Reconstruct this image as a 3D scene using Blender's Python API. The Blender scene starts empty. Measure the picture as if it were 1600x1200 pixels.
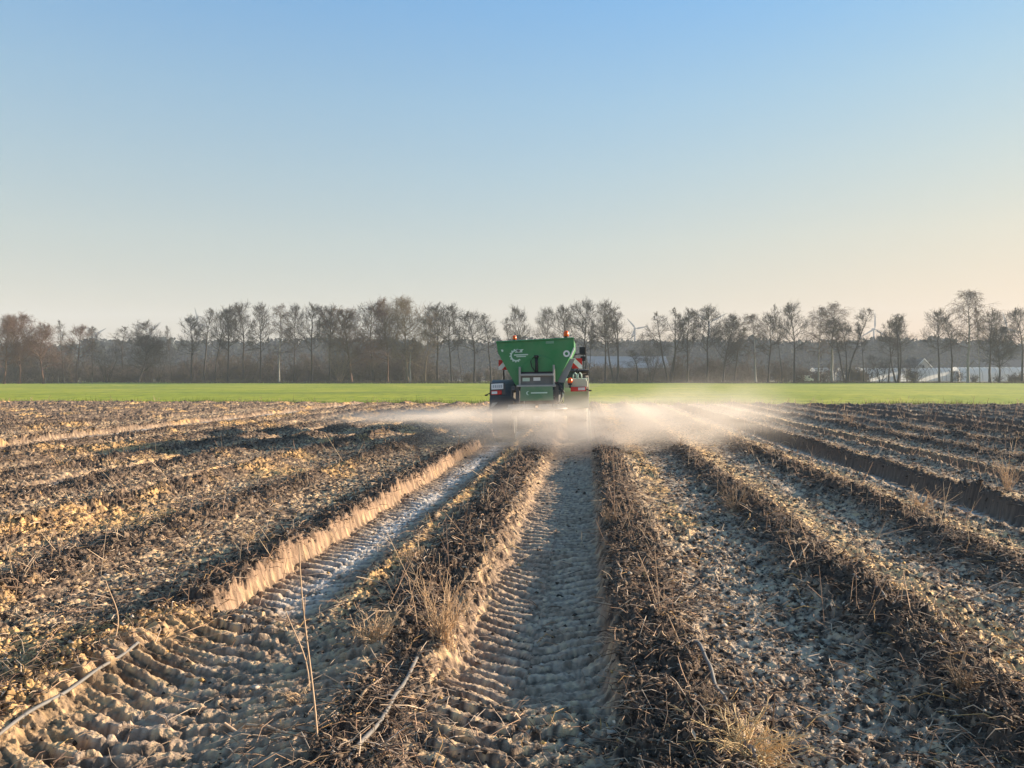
import bpy, bmesh, math, random
import numpy as np
from mathutils import Vector, Matrix

S = bpy.context.scene
COL = S.collection
R = math.radians

# ------------------------------------------------------------------ camera
CAM_H = 1.62
YAW, PITCH = R(5.39), R(-0.55)
FPX = 1250.0                                   # focal length in photo pixels (1600 wide)
cd = bpy.data.cameras.new('camera')
cd.sensor_width = 36.0
cd.lens = 36.0 * FPX / 1600.0
cd.clip_start, cd.clip_end = 0.1, 6000.0
cam = bpy.data.objects.new('camera', cd)
COL.objects.link(cam)
cam.location = (0, 0, CAM_H)
cam.rotation_euler = (R(90) + PITCH, 0, YAW)
S.camera = cam

# ------------------------------------------------------------------ sky and sun
SUN_EL, SUN_AZ = R(15.0), R(64.0)              # azimuth clockwise from the row direction (+Y)
w = bpy.data.worlds.new('World')
S.world = w
w.use_nodes = True
nt = w.node_tree
bg = nt.nodes['Background']
sky = nt.nodes.new('ShaderNodeTexSky')
sky.sky_type = 'NISHITA'
sky.sun_disc = False
sky.sun_elevation = SUN_EL
sky.sun_rotation = SUN_AZ
sky.altitude = 50
sky.air_density = 1.0
sky.dust_density = 0.4
sky.ozone_density = 2.2
# dusty evening air: soft tonal range, pale and warm towards the horizon
gmn = nt.nodes.new('ShaderNodeGamma')
gmn.inputs['Gamma'].default_value = 0.50
nt.links.new(sky.outputs['Color'], gmn.inputs['Color'])
wtc = nt.nodes.new('ShaderNodeTexCoord')
wsx = nt.nodes.new('ShaderNodeSeparateXYZ')
wr = nt.nodes.new('ShaderNodeValToRGB')
cr = wr.color_ramp
for n_, (pz, c_) in enumerate([(0.0, (0.2711, 0.1984, 0.1512)), (0.08, (0.2939, 0.2422, 0.1894)), (0.16, (0.3072, 0.2970, 0.2592)),
                (0.24, (0.2790, 0.3200, 0.3170)), (0.32, (0.2360, 0.3280, 0.3700)), (0.42, (0.1622, 0.3115, 0.4289))]):
    e_ = cr.elements[n_] if n_ < 2 else cr.elements.new(pz)
    e_.position = pz
    e_.color = tuple(v / 0.401 for v in c_) + (1,)
wm = nt.nodes.new('ShaderNodeMix'); wm.data_type = 'RGBA'; wm.blend_type = 'MULTIPLY'
wm.inputs[0].default_value = 1.0
nt.links.new(wtc.outputs['Generated'], wsx.inputs[0])
nt.links.new(wsx.outputs['Z'], wr.inputs['Fac'])
nt.links.new(gmn.outputs['Color'], wm.inputs[6])
nt.links.new(wr.outputs['Color'], wm.inputs[7])
# low warm glow on the side of the sky where the sun stands
wdt = nt.nodes.new('ShaderNodeVectorMath'); wdt.operation = 'DOT_PRODUCT'
wdt.inputs[1].default_value = (math.sin(SUN_AZ), math.cos(SUN_AZ), -0.9)
wmr = nt.nodes.new('ShaderNodeMapRange'); wmr.interpolation_type = 'SMOOTHSTEP'
wmr.inputs['From Min'].default_value = 0.05; wmr.inputs['From Max'].default_value = 0.95
wgl = nt.nodes.new('ShaderNodeMix'); wgl.data_type = 'RGBA'; wgl.blend_type = 'MULTIPLY'
wgl.inputs[7].default_value = (1.24, 0.965, 0.74, 1)
nt.links.new(wtc.outputs['Generated'], wdt.inputs[0])
nt.links.new(wdt.outputs['Value'], wmr.inputs['Value'])
nt.links.new(wmr.outputs['Result'], wgl.inputs[0])
nt.links.new(wm.outputs[2], wgl.inputs[6])
nt.links.new(wgl.outputs[2], bg.inputs['Color'])
bg.inputs['Strength'].default_value = 0.144
sl = bpy.data.lights.new('sun', 'SUN')
sl.energy = 5.0
sl.angle = R(0.5)
sl.color = (1.0, 0.83, 0.62)
sun = bpy.data.objects.new('sun', sl)
COL.objects.link(sun)
sd = Vector((math.sin(SUN_AZ) * math.cos(SUN_EL), math.cos(SUN_AZ) * math.cos(SUN_EL), math.sin(SUN_EL)))
sun.rotation_euler = sd.to_track_quat('Z', 'Y').to_euler()
sun.location = sd * 60
S.view_settings.view_transform = 'Standard'
S.view_settings.look = 'None'
S.view_settings.exposure = 1.48
S.view_settings.gamma = 1.0
S.view_settings.use_curve_mapping = False
S.render.engine = 'CYCLES'
S.cycles.use_denoising = True
S.cycles.max_bounces = 6
S.cycles.diffuse_bounces = 3
S.cycles.volume_bounces = 3
S.cycles.transparent_max_bounces = 16

# ------------------------------------------------------------------ helpers
def tag(o, label=None, cat=None, group=None, kind=None):
    if label: o['label'] = label
    if cat: o['category'] = cat
    if group: o['group'] = group
    if kind: o['kind'] = kind
    return o

def empty(name, loc, rz=0.0, ry=0.0):
    o = bpy.data.objects.new(name, None)
    o.empty_display_size = 0.2
    COL.objects.link(o)
    o.location = loc
    o.rotation_euler = (0, ry, rz)
    return o

def link(name, me, m=None, parent=None):
    o = bpy.data.objects.new(name, me)
    COL.objects.link(o)
    if m is not None and not me.materials:
        me.materials.append(m)
    if parent is not None:
        o.parent = parent
    return o

def np_mesh(name, V, F, smooth=False):
    """V (n,3), F (m,k) with k = 3 or 4"""
    V = np.ascontiguousarray(V, dtype=np.float32)
    F = np.ascontiguousarray(F, dtype=np.int32)
    me = bpy.data.meshes.new(name)
    me.vertices.add(len(V))
    me.vertices.foreach_set('co', V.ravel())
    k = F.shape[1]
    me.loops.add(F.size)
    me.loops.foreach_set('vertex_index', F.ravel())
    me.polygons.add(len(F))
    me.polygons.foreach_set('loop_start', np.arange(0, F.size, k, dtype=np.int32))
    if smooth:
        me.polygons.foreach_set('use_smooth', np.ones(len(F), dtype=bool))
    me.update(calc_edges=True)
    return me

def set_color(me, name, C):
    a = me.color_attributes.new(name, 'FLOAT_COLOR', 'POINT')
    C4 = np.ones((len(C), 4), dtype=np.float32)
    C4[:, :3] = C
    a.data.foreach_set('color', C4.ravel())

def new_mat(name):
    m = bpy.data.materials.new(name)
    m.use_nodes = True
    return m, m.node_tree, m.node_tree.nodes['Principled BSDF']

def mat(name, col, rough=0.6, metal=0.0, var=0.25, scale=6.0, dust=0.0, dust_col=(0.42, 0.38, 0.32), spec=0.4):
    """paint / metal / bark with a procedural variation of its own colour and a film of dust"""
    m, t, b = new_mat(name)
    tc = t.nodes.new('ShaderNodeTexCoord')
    nz = t.nodes.new('ShaderNodeTexNoise')
    nz.inputs['Scale'].default_value = scale
    nz.inputs['Detail'].default_value = 6
    nz.inputs['Roughness'].default_value = 0.65
    t.links.new(tc.outputs['Object'], nz.inputs['Vector'])
    mx = t.nodes.new('ShaderNodeMix'); mx.data_type = 'RGBA'
    mx.inputs[6].default_value = tuple(c * (1 - var) for c in col) + (1,)
    mx.inputs[7].default_value = tuple(min(1, c * (1 + var)) for c in col) + (1,)
    t.links.new(nz.outputs['Fac'], mx.inputs[0])
    out = mx.outputs[2]
    if dust > 0:
        n2 = t.nodes.new('ShaderNodeTexNoise')
        n2.inputs['Scale'].default_value = scale * 0.6
        n2.inputs['Detail'].default_value = 8
        t.links.new(tc.outputs['Object'], n2.inputs['Vector'])
        mr = t.nodes.new('ShaderNodeMapRange')
        mr.inputs['From Min'].default_value = 0.35
        mr.inputs['From Max'].default_value = 0.75
        mr.inputs['To Min'].default_value = dust * 0.35
        mr.inputs['To Max'].default_value = min(1, dust * 1.3)
        t.links.new(n2.outputs['Fac'], mr.inputs['Value'])
        m2 = t.nodes.new('ShaderNodeMix'); m2.data_type = 'RGBA'
        t.links.new(mr.outputs['Result'], m2.inputs[0])
        t.links.new(out, m2.inputs[6])
        m2.inputs[7].default_value = dust_col + (1,)
        out = m2.outputs[2]
    t.links.new(out, b.inputs['Base Color'])
    b.inputs['Roughness'].default_value = rough
    b.inputs['Metallic'].default_value = metal
    b.inputs['Specular IOR Level'].default_value = spec
    return m

def attr_mat(name, attr, rough=0.9, spec=0.15):
    m, t, b = new_mat(name)
    a = t.nodes.new('ShaderNodeAttribute')
    a.attribute_name = attr
    t.links.new(a.outputs['Color'], b.inputs['Base Color'])
    b.inputs['Roughness'].default_value = rough
    b.inputs['Specular IOR Level'].default_value = spec
    return m, t, b

def _hash(ix, iy, seed):
    h = (ix.astype(np.uint32) * np.uint32(374761393) + iy.astype(np.uint32) * np.uint32(668265263)
         + np.uint32((seed * 2246822519) & 0xffffffff))
    h = (h ^ (h >> np.uint32(13))) * np.uint32(1274126177)
    return (h ^ (h >> np.uint32(16)))

def perlin(x, y, seed=0):
    x = np.asarray(x, dtype=np.float32); y = np.asarray(y, dtype=np.float32)
    fx = np.floor(x); fy = np.floor(y)
    ix = fx.astype(np.int64); iy = fy.astype(np.int64)
    dx = x - fx; dy = y - fy
    u = dx * dx * dx * (dx * (dx * 6 - 15) + 10)
    v = dy * dy * dy * (dy * (dy * 6 - 15) + 10)
    def g(ox, oy):
        a = _hash(ix + ox, iy + oy, seed).astype(np.float32) * np.float32(2 * math.pi / 4294967296.0)
        return np.cos(a) * (dx - ox) + np.sin(a) * (dy - oy)
    a = g(0, 0); b = g(1, 0); c = g(0, 1); d = g(1, 1)
    return ((a + (b - a) * u) + ((c + (d - c) * u) - (a + (b - a) * u)) * v) * 1.45

def fbm(x, y, seed=0, octaves=3, gain=0.5):
    s = 0; a = 1.0; f = 1.0; n = 0
    for i in range(octaves):
        s = s + a * perlin(x * f, y * f, seed + i * 17)
        n += a; a *= gain; f *= 2.03
    return s / n

def ss(a, b, x):
    t = np.clip((x - a) / (b - a), 0, 1)
    return t * t * (3 - 2 * t)

# camera axes for turning a photo pixel into a point in the place
CR = Matrix.Rotation(YAW, 3, 'Z') @ Matrix.Rotation(R(90) + PITCH, 3, 'X')
def ray(px, py):
    return CR @ Vector(((px - 800) / FPX, -(py - 600) / FPX, -1.0))
def at(px, py, depth):
    return Vector((0, 0, CAM_H)) + ray(px, py) * depth

# ------------------------------------------------------------------ the ground
ROW = 1.55
RUTS = [  # left edge, right edge, depth, near limit, left wall width, right wall width
    (-2.55, -1.74, 0.066, 5.0, 0.07, 0.16),
    (-0.84, 0.17, 0.080, 3.7, 0.17, 0.10),
    (4.42, 5.16, 0.16, -9, 0.20, 0.12),
    (6.32, 7.02, 0.13, -9, 0.16, 0.10),
    (-6.48, -5.80, 0.045, -9, 0.10, 0.2),
    (-8.34, -7.66, 0.05, -9, 0.10, 0.2),
    (11.9, 12.6, 0.14, -9, 0.16, 0.10),
    (13.8, 14.5, 0.14, -9, 0.16, 0.10),
    (-13.6, -12.9, 0.015, -9, 0.12, 0.2),
    (-15.5, -14.8, 0.015, -9, 0.12, 0.2),
]
def terrain(X, Y, full=True):
    X = np.asarray(X, dtype=np.float32); Y = np.asarray(Y, dtype=np.float32)
    wob = 0.055 * perlin(X * 0.35, Y * 0.45, 3) + 0.02 * perlin(X * 1.1, Y * 1.9, 4)
    x = X + wob
    k = np.round((x - 0.40) / ROW)
    d = x - 0.40 - k * ROW
    amp = 0.125 * (1 + 0.35 * perlin(k * 7.3, Y * 0.55, 8)) * (1 + 0.25 * perlin(k * 3.1, Y * 2.3, 9))
    near = 0.55 + 0.45 * ss(2.2, 4.6, Y)
    rg = np.exp(-(d / 0.30) ** 2)
    ridge = np.clip(rg * 1.25, 0, 1)
    z = amp * rg * near
    smooth = np.zeros_like(X); lug_shade = np.zeros_like(X); rut = np.zeros_like(X); lug = np.zeros_like(X); wall = np.zeros_like(X); wallr_shade = np.zeros_like(X); limeband = np.zeros_like(X)
    for i, (a, b, dep, yn, wl, wr) in enumerate(RUTS):
        e = 0.035 * perlin(Y * 1.3, X * 0 + i * 5.0, 21) + (0.018 if i != 1 else 0.04) * perlin(Y * 6.0, X * 0 + i * 3.0, 22) + (0.008, 0.045, 0.004, 0.02)[min(i, 3)] * perlin(Y * 13.0, X * (3 if i != 1 else 12) + i * 3.0, 23)
        e = e + 0.10 * np.clip(perlin(Y * 2.3, X * 0 + i * 9.0, 24) - 0.22, 0, 1)
        aa = a - e * 0.8; bb = b + e * 0.8
        fade = ss(yn, yn + 0.5, Y + 0.25 * perlin(X * 2.5, Y * 2.0, 31)) if yn > 0 else 1.0
        m = ss(aa, aa + wl, X) * (1 - ss(bb - wr, bb, X))
        print_m = m
        m = m * (0.22 + 0.78 * fade)
        xc = 0.5 * (a + b)
        floor = -dep + 0.02 * ((X - xc) / (b - a) * 2) ** 2
        z = z * (1 - m) + floor * m
        z = z + (0.030 * np.exp(-((X - aa + 0.05) / 0.07) ** 2) + 0.040 * np.exp(-((X - bb - 0.05) / 0.08) ** 2)) * fade
        rut = np.maximum(rut, m)
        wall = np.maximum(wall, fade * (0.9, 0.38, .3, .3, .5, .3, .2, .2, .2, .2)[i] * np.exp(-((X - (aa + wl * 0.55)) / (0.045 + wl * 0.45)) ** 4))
        if i >= 2: wallr_shade = np.maximum(wallr_shade, np.exp(-((X - (bb - wr * 0.45)) / (0.03 + wr * 0.55)) ** 4))
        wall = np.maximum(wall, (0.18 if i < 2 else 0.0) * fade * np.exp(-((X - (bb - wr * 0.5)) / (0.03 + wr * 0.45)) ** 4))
        limeband = np.maximum(limeband, m * np.exp(-((X - (xc + 0.02)) / (0.17 if i != 1 else 0.30)) ** 2))
        # lug prints: two staggered sets of bars, curving back towards the middle
        s = X - xc
        ph = Y / 0.150 - np.abs(s) * 2.8 + np.where(s > 0, 0.5, 0.0) + 0.45 * perlin(X * 1.5, Y * 0.8, 41 + i) + 0.09 * perlin(X * 8, Y * 8, 46) + 0.05 * perlin(X * 21, Y * 21, 47)
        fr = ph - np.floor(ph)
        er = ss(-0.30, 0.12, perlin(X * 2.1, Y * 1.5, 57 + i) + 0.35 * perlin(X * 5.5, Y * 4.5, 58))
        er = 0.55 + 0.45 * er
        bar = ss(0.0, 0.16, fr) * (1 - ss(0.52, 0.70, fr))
        lug_shade = np.maximum(lug_shade, er * print_m * (1 - ss(0.1, 0.55, bar + 0.28 * perlin(X * 6, Y * 9, 55))))
        smooth = np.maximum(smooth, print_m * er)
        lug = np.maximum(lug, 0) + er * print_m * (bar - 0.4) * (0.55 + 0.8 * np.clip(perlin(X * 1.9, Y * 1.3, 51) + 0.35, 0, 1)) * (0.65 if i > 1 else 1.0)
    z = z + 0.068 * lug * (0.80 + 0.15 * (1 - ss(3.2, 6.5, Y)))
    # headland turning marks close to the camera, left of the middle
    tz = (1 - ss(4.2, 5.2, Y)) * ss(-3.0, -2.4, X) * (1 - ss(-1.5, -1.2, X))
    sx_ = X + 1.85
    tz = (1 - ss(4.4, 5.4, Y)) * ss(-2.75, -2.55, X + 0.1 * perlin(X * 2, Y * 3, 63)) * (1 - ss(-1.25, -1.05, X))
    ph = (Y - 0.10 * X) / 0.150 - np.abs(sx_) * 1.6 + np.where(sx_ > 0.0, 0.5, 0.0) + 0.35 * perlin(X * 1.0, Y * 0.8, 61) + 0.10 * perlin(X * 8, Y * 8, 64) + 0.06 * perlin(X * 21, Y * 21, 65)
    fr = ph - np.floor(ph)
    er2 = 0.5 + 0.5 * ss(-0.30, 0.10, perlin(X * 1.9, Y * 1.7, 66) + 0.35 * perlin(X * 5.5, Y * 4.5, 67))
    tb = ss(0, .16, fr) * (1 - ss(.55, .72, fr))
    z = z + tz * (0.054 * er2 * (tb - 0.4) * np.clip(0.75 + 0.6 * perlin(X * 1.7, Y * 1.2, 62), 0.15, 1) - 0.02)
    smooth = np.maximum(smooth, tz * er2 * 0.9)
    lug_shade = np.maximum(lug_shade, 0.8 * er2 * tz * (1 - ss(0.1, 0.55, tb + 0.28 * perlin(X * 6, Y * 9, 56))))
    rut = np.maximum(rut, tz * 0.85)
    z = z + 0.035 * perlin(X * 0.8, Y * 0.6, 71)
    out = dict(wallr_shade=wallr_shade, ridge=ridge * (1 - rut), rut=rut, wall=wall, k=k, d=d, lug=lug, lug_shade=lug_shade, limeband=limeband)
    if not full:
        return z, out
    rough = 0.80 + 0.80 * ridge * (1 - rut) - 0.50 * smooth - 0.12 * rut + 0.45 * wall
    rough = np.clip(rough * (0.75 + 0.6 * perlin(X * 0.7, Y * 0.7, 81)), 0.10, 2)
    c1 = perlin(X * 5.2, Y * 5.2, 91)
    c2 = perlin(X * 11.0, Y * 11.0, 92)
    c3 = perlin(X * 23.0, Y * 23.0, 93)
    c4 = perlin(X * 47.0, Y * 47.0, 94)
    bil = (1 - np.abs(c2) * 1.9)
    z = z + rough * (0.040 * c1 + 0.056 * (np.abs(c2) - 0.25) + 0.044 * (0.25 - np.abs(c3)) + 0.018 * c4)
    z = z + 0.002 * c4 * (1 - ss(7, 12, Y)) + 0.003 * perlin(X * 88, Y * 88, 95) * (1 - ss(5, 9, Y))
    out['c'] = (c1, c2, c3, c4)
    return z, out

def ground_z(X, Y):
    z, _ = terrain(np.array([X]), np.array([Y]))
    return float(z[0])

def on_ground(px, py):
    """where the sight line of a photo pixel meets the soil"""
    r = ray(px, py); z = 0.0; p = None
    for _ in range(6):
        p = Vector((0, 0, CAM_H)) + r * ((z - CAM_H) / r.z)
        z = ground_z(p.x, p.y)
    p.z = z
    return p

YN, YF = 1.25, 47.6
ys = [YN]
while ys[-1] < YF:
    ys.append(ys[-1] + 0.0088 * (max(ys[-1], 2.2) / 4.0) ** 1.28)
ys[-1] = YF
ys = np.array(ys, dtype=np.float32)
NX = 1500
tt = np.linspace(-1.02, 0.74, NX).astype(np.float32)
GX = tt[None, :] * (ys[:, None] + 2.6)
GY = np.repeat(ys[:, None], NX, 1)
GZ, M = terrain(GX, GY)
far_edge = ss(46.2, 47.6, GY)
GZ = GZ * (1 - 0.6 * far_edge)

def lerp3(A, c, f):
    return A + (np.array(c, dtype=np.float32) - A) * f[..., None]
c1, c2, c3, c4 = M['c']
nA = fbm(GX * 1.1, GY * 0.8, 201, 3)
nB = fbm(GX * 4.0, GY * 3.2, 211, 3, 0.6)
nC = perlin(GX * 17, GY * 14, 221)
nD = fbm(GX * 0.45, GY * 0.33, 231, 2)
nE = perlin(GX * 36, GY * 30, 241)
Csoil = np.zeros(GX.shape + (3,), dtype=np.float32) + np.array((0.105, 0.075, 0.054), dtype=np.float32)
Csoil = lerp3(Csoil, (0.215, 0.150, 0.100), ss(-0.15, 0.45, nB + 0.5 * nC))
Csoil = lerp3(Csoil, (0.045, 0.034, 0.029), np.clip(M['ridge'] * 0.9 + 0.25 * nB, 0, 1) * (0.82 - 0.30 * (1 - ss(-3.2, -2.6, GX))))
inter = np.clip(1 - M['ridge'] * 1.2, 0, 1)
rightside = ss(-1.0, 1.2, GX)
lime = inter * ss(-0.30, 0.45, nB * 0.8 + nC * 0.55 + 0.35 * nA - 0.10 + 0.22 * rightside)
lime = np.clip(lime * (0.37 + 0.22 * rightside * (1 - ss(3, 9, GX))), 0, 1)
Csoil = lerp3(Csoil, (0.37, 0.315, 0.260), lime)
Csoil = lerp3(Csoil, (0.235, 0.170, 0.122), np.clip(M['rut'] * 0.70, 0, 1))
Csoil = lerp3(Csoil, (0.52, 0.49, 0.46), np.clip(M['limeband'] * ss(-0.5, 0.4, nB + 0.6 * nA) * (1 - 0.85 * np.exp(-((GX + 0.33) / 0.5) ** 4)), 0, 1) * 0.75)
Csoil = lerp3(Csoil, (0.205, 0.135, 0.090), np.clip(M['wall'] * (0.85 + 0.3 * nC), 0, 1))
band = np.exp(-((M['d'] - 0.45) / 0.30) ** 2) * ss(1.9, 2.4, GX) + 0.5 * ss(6, 9, GY) * np.exp(-((M['d'] - 0.5) / 0.3) ** 2) * (GX > 0.3) * (GX < 1.9)
straw = (inter + 0.6 * band) * (1 - 0.6 * M['rut']) * ss(0.02, 0.45, 0.32 * band + nB * 0.6 + nC * 0.7 + nE * 0.35 + 0.3 * nA)
Csoil = lerp3(Csoil, (0.43, 0.29, 0.150), np.clip(straw * (0.90 - 0.45 * rightside + 0.55 * band), 0, 1))
leftside = 1 - ss(-3.2, -2.6, GX)
crest = np.exp(-((GX + 1.62) / 0.10) ** 2) * ss(4.2, 6.5, GY)
strip1 = np.exp(-((GX - 1.05) / 0.22) ** 2) * ss(7.5, 9.5, GY)
strip2 = np.exp(-((GX - 2.75) / 0.35) ** 2) * ss(3.5, 6, GY)
owant = 0.29 * leftside * ss(-.2, .4, nD) + 0.34 * np.exp(-((GX + 2.7) / 0.75) ** 4) * (1 - ss(4.6, 5.6, GY)) + 0.34 * crest + 0.34 * strip1 + 0.15 * strip2 + 0.05
orange = ss(0.36, 0.66, owant * 1.6 + 0.55 * nA + 0.30 * nB + 0.10 * nC) * (1 - M['rut'] * 0.55)
Csoil = lerp3(Csoil, (0.40, 0.245, 0.105), np.clip(orange * (0.75 + 0.4 * nC), 0, 1))
Csoil = lerp3(Csoil, (0.026, 0.020, 0.018), ss(0.06, 0.42, -nC * 0.7 - nE * 0.5 - 0.25 * nB) * (0.85 - 0.5 * M['rut'] - 0.45 * M['wall']))
Csoil = lerp3(Csoil, (0.030, 0.023, 0.020), np.clip(M['lug_shade'] * (0.70 + 0.55 * nC + 0.3 * nB), 0, 0.9))  # shade in the gaps between lug bars, put into the soil colour
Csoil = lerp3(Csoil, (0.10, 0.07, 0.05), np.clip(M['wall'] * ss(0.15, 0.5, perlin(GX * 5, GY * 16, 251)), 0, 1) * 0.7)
# damp dark blotches and smears of loose earth over the tracks
Csoil = lerp3(Csoil, (0.055, 0.041, 0.033), np.clip(M['rut'] * ss(0.12, 0.45, 0.7 * nB + 0.35 * nA + 0.3 * nC), 0, 1) * 0.40)
Csoil = lerp3(Csoil, (0.060, 0.048, 0.041), np.clip(M['wallr_shade'] * (0.8 + 0.3 * nC), 0, 1))  # right rut walls face away from the sun; their shade is painted in
Csoil *= 1.68
Csoil *= (1 + 0.26 * nE)[..., None]
Csoil = np.clip(Csoil, 0.012, 0.8)

ny, nx = GX.shape
V = np.stack([GX, GY, GZ], -1).reshape(-1, 3)
idx = np.arange(ny * nx, dtype=np.int32).reshape(ny, nx)
F = np.stack([idx[:-1, :-1], idx[:-1, 1:], idx[1:, 1:], idx[1:, :-1]], -1).reshape(-1, 4)
me = np_mesh('field', V, F, smooth=True)
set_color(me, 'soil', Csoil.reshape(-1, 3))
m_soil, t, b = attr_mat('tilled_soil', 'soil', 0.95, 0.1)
tc = t.nodes.new('ShaderNodeTexCoord')
nz = t.nodes.new('ShaderNodeTexNoise')
nz.inputs['Scale'].default_value = 60
nz.inputs['Detail'].default_value = 5
t.links.new(tc.outputs['Object'], nz.inputs['Vector'])
bp = t.nodes.new('ShaderNodeBump')
bp.inputs['Strength'].default_value = 0.9
bp.inputs['Distance'].default_value = 0.012
t.links.new(nz.outputs['Fac'], bp.inputs['Height'])
t.links.new(bp.outputs['Normal'], b.inputs['Normal'])
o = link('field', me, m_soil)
tag(o, 'brown tilled field with ridges, wheel ruts and lime dust in front of the green strip', 'field', kind='structure')
del V, F, Csoil, GX, GY, GZ, c1, c2, c3, c4, nA, nB, nC, nD, nE, M

# wide earth sheet under everything, out to the horizon
gv = np.array([(-1450, -60, -0.42), (1450, -60, -0.42), (1450, 1450, -0.42), (-1450, 1450, -0.42)])
g = link('ground', np_mesh('ground', gv, np.array([[0, 1, 2, 3]])), mat('earth', (0.13, 0.11, 0.07), 0.95, var=0.35, scale=0.05))
tag(g, kind='structure')

# green field of young corn, gently rolling, with drill lines
gy = np.concatenate([np.linspace(47.45, 70, 170), np.linspace(70.5, 232, 230)]).astype(np.float32)
gt = np.linspace(-1.15, 0.95, 640).astype(np.float32)
X2 = gt[None, :] * (gy[:, None] + 8); Y2 = np.repeat(gy[:, None], len(gt), 1)
Z2 = 0.02 + 0.10 * perlin(X2 * 0.05, Y2 * 0.03, 301) + 0.06 * perlin(X2 * 0.7, Y2 * 0.5, 302) * np.exp(-(Y2 - 47) / 60) \
     + 0.05 * np.abs(perlin(X2 * 2.3, Y2 * 2.0, 303)) - 0.30 * (1 - ss(47.4, 48.4, Y2)) + 0.3 * ss(150, 225, Y2) * 0
C2 = np.zeros(X2.shape + (3,), dtype=np.float32) + np.array((0.265, 0.300, 0.022), dtype=np.float32)
C2 = lerp3(C2, (0.37, 0.36, 0.035), ss(-0.3, 0.5, fbm(X2 * 0.10, Y2 * 0.06, 311, 3)))
C2 = lerp3(C2, (0.155, 0.215, 0.02), ss(0.0, 0.5, fbm(X2 * 1.6, Y2 * 0.35, 321, 2)) * 0.7)
C2 = lerp3(C2, (0.150, 0.195, 0.020), ss(0.05, 0.5, fbm(X2 * 0.022, Y2 * 0.22, 341, 2)) * 0.75)
C2 = lerp3(C2, (0.30, 0.27, 0.09), np.exp(-((X2 - 0.04 * Y2 + 6.0) / 0.35) ** 2) * 0.7 + np.exp(-((X2 - 0.04 * Y2 + 4.1) / 0.35) ** 2) * 0.7)
C2 = lerp3(C2, (0.25, 0.21, 0.09), ss(-0.1, 0.6, perlin(X2 * 0.5, Y2 * 0.5, 331)) * (1 - ss(48, 53, Y2)) * 0.8)
C2 = lerp3(C2, (0.17, 0.25, 0.02), ss(150, 220, Y2) * 0.5)
ny, nx = X2.shape
idx = np.arange(ny * nx, dtype=np.int32).reshape(ny, nx)
F = np.stack([idx[:-1, :-1], idx[:-1, 1:], idx[1:, 1:], idx[1:, :-1]], -1).reshape(-1, 4)
me = np_mesh('green_field', np.stack([X2, Y2, Z2], -1).reshape(-1, 3), F, smooth=True)
set_color(me, 'crop', C2.reshape(-1, 3))
m_crop, t, b = attr_mat('young_crop', 'crop', 0.8, 0.2)
o = link('green_field', me, m_crop)
tag(o, 'strip of bright green young crop between brown field and trees', 'field', kind='structure')

def margin():
    rg = np.random.default_rng(44); N = 26000
    y = 47.0 + np.abs(rg.normal(0, 1.3, N)); x = rg.uniform(-1.05, .8, N) * (y + 3)
    c = perlin(x * .35, y * .2, 351) + .6 * perlin(x * 1.4, y * .9, 352)
    k = rg.uniform(-.6, .7, N) < c; x, y, c = x[k], y[k], c[k]; N = len(x)
    h = rg.gamma(2.2, .045, N) * (1 + .8 * np.clip(c, 0, 1)) + .04
    dx, dy = rg.normal(0, .35, N) * h, rg.normal(0, .35, N) * h
    w_ = rg.uniform(.006, .016, N)
    V = np.stack([np.stack([x - w_, y, x * 0 - .12], 1), np.stack([x + w_, y, x * 0 - .12], 1), np.stack([x + dx, y + dy, h - .02], 1)], 1)
    me = np_mesh('margin', V.reshape(-1, 3), np.arange(3 * N).reshape(-1, 3))
    pal = np.array([(.22, .26, .03), (.38, .30, .13), (.30, .23, .12), (.15, .20, .03)])
    set_color(me, 'crop', np.repeat(pal[rg.choice(4, N, p=[.35, .28, .17, .20])], 3, 0))
    return me
o = link('field_margin', margin(), m_crop)
tag(o, 'ragged margin of mixed green and dry grass where the crop meets the brown soil', 'grass', kind='stuff')

# ------------------------------------------------------------------ twig and stem meshes
def seg_mesh(P0, P1, R0, R1, n=3):
    P0 = np.asarray(P0, float); P1 = np.asarray(P1, float)
    R0 = np.asarray(R0, float)[:, None]; R1 = np.asarray(R1, float)[:, None]
    D = P1 - P0
    L = np.linalg.norm(D, axis=1, keepdims=True); L[L == 0] = 1
    D = D / L
    ref = np.where(np.abs(D[:, 2:3]) > 0.9, np.array([[1.0, 0, 0]]), np.array([[0, 0, 1.0]]))
    U = np.cross(D, ref); U /= np.linalg.norm(U, axis=1, keepdims=True)
    W = np.cross(D, U)
    N = len(P0)
    V = np.zeros((N, 2 * n, 3))
    for i in range(n):
        a = 2 * math.pi * i / n
        o = U * math.cos(a) + W * math.sin(a)
        V[:, i] = P0 + o * R0
        V[:, n + i] = P1 + o * R1
    base = (np.arange(N) * 2 * n)[:, None]
    F = np.concatenate([base + np.array([[i, (i + 1) % n, n + (i + 1) % n, n + i]]) for i in range(n)], 0)
    return V.reshape(-1, 3), F

class Segs:
    def __init__(self): self.a = []
    def add(self, p, q, r0, r1): self.a.append((*p, *q, r0, r1))
    def arr(self):
        a = np.array(self.a, float)
        return a[:, 0:3], a[:, 3:6], a[:, 6], a[:, 7]
    def mesh(self, name, n=3):
        return np_mesh(name, *seg_mesh(*self.arr(), n=n))

def rdir(rng, base, spread):
    v = base + rng.normal(0, spread, 3)
    return v / (np.linalg.norm(v) + 1e-9)

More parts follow.
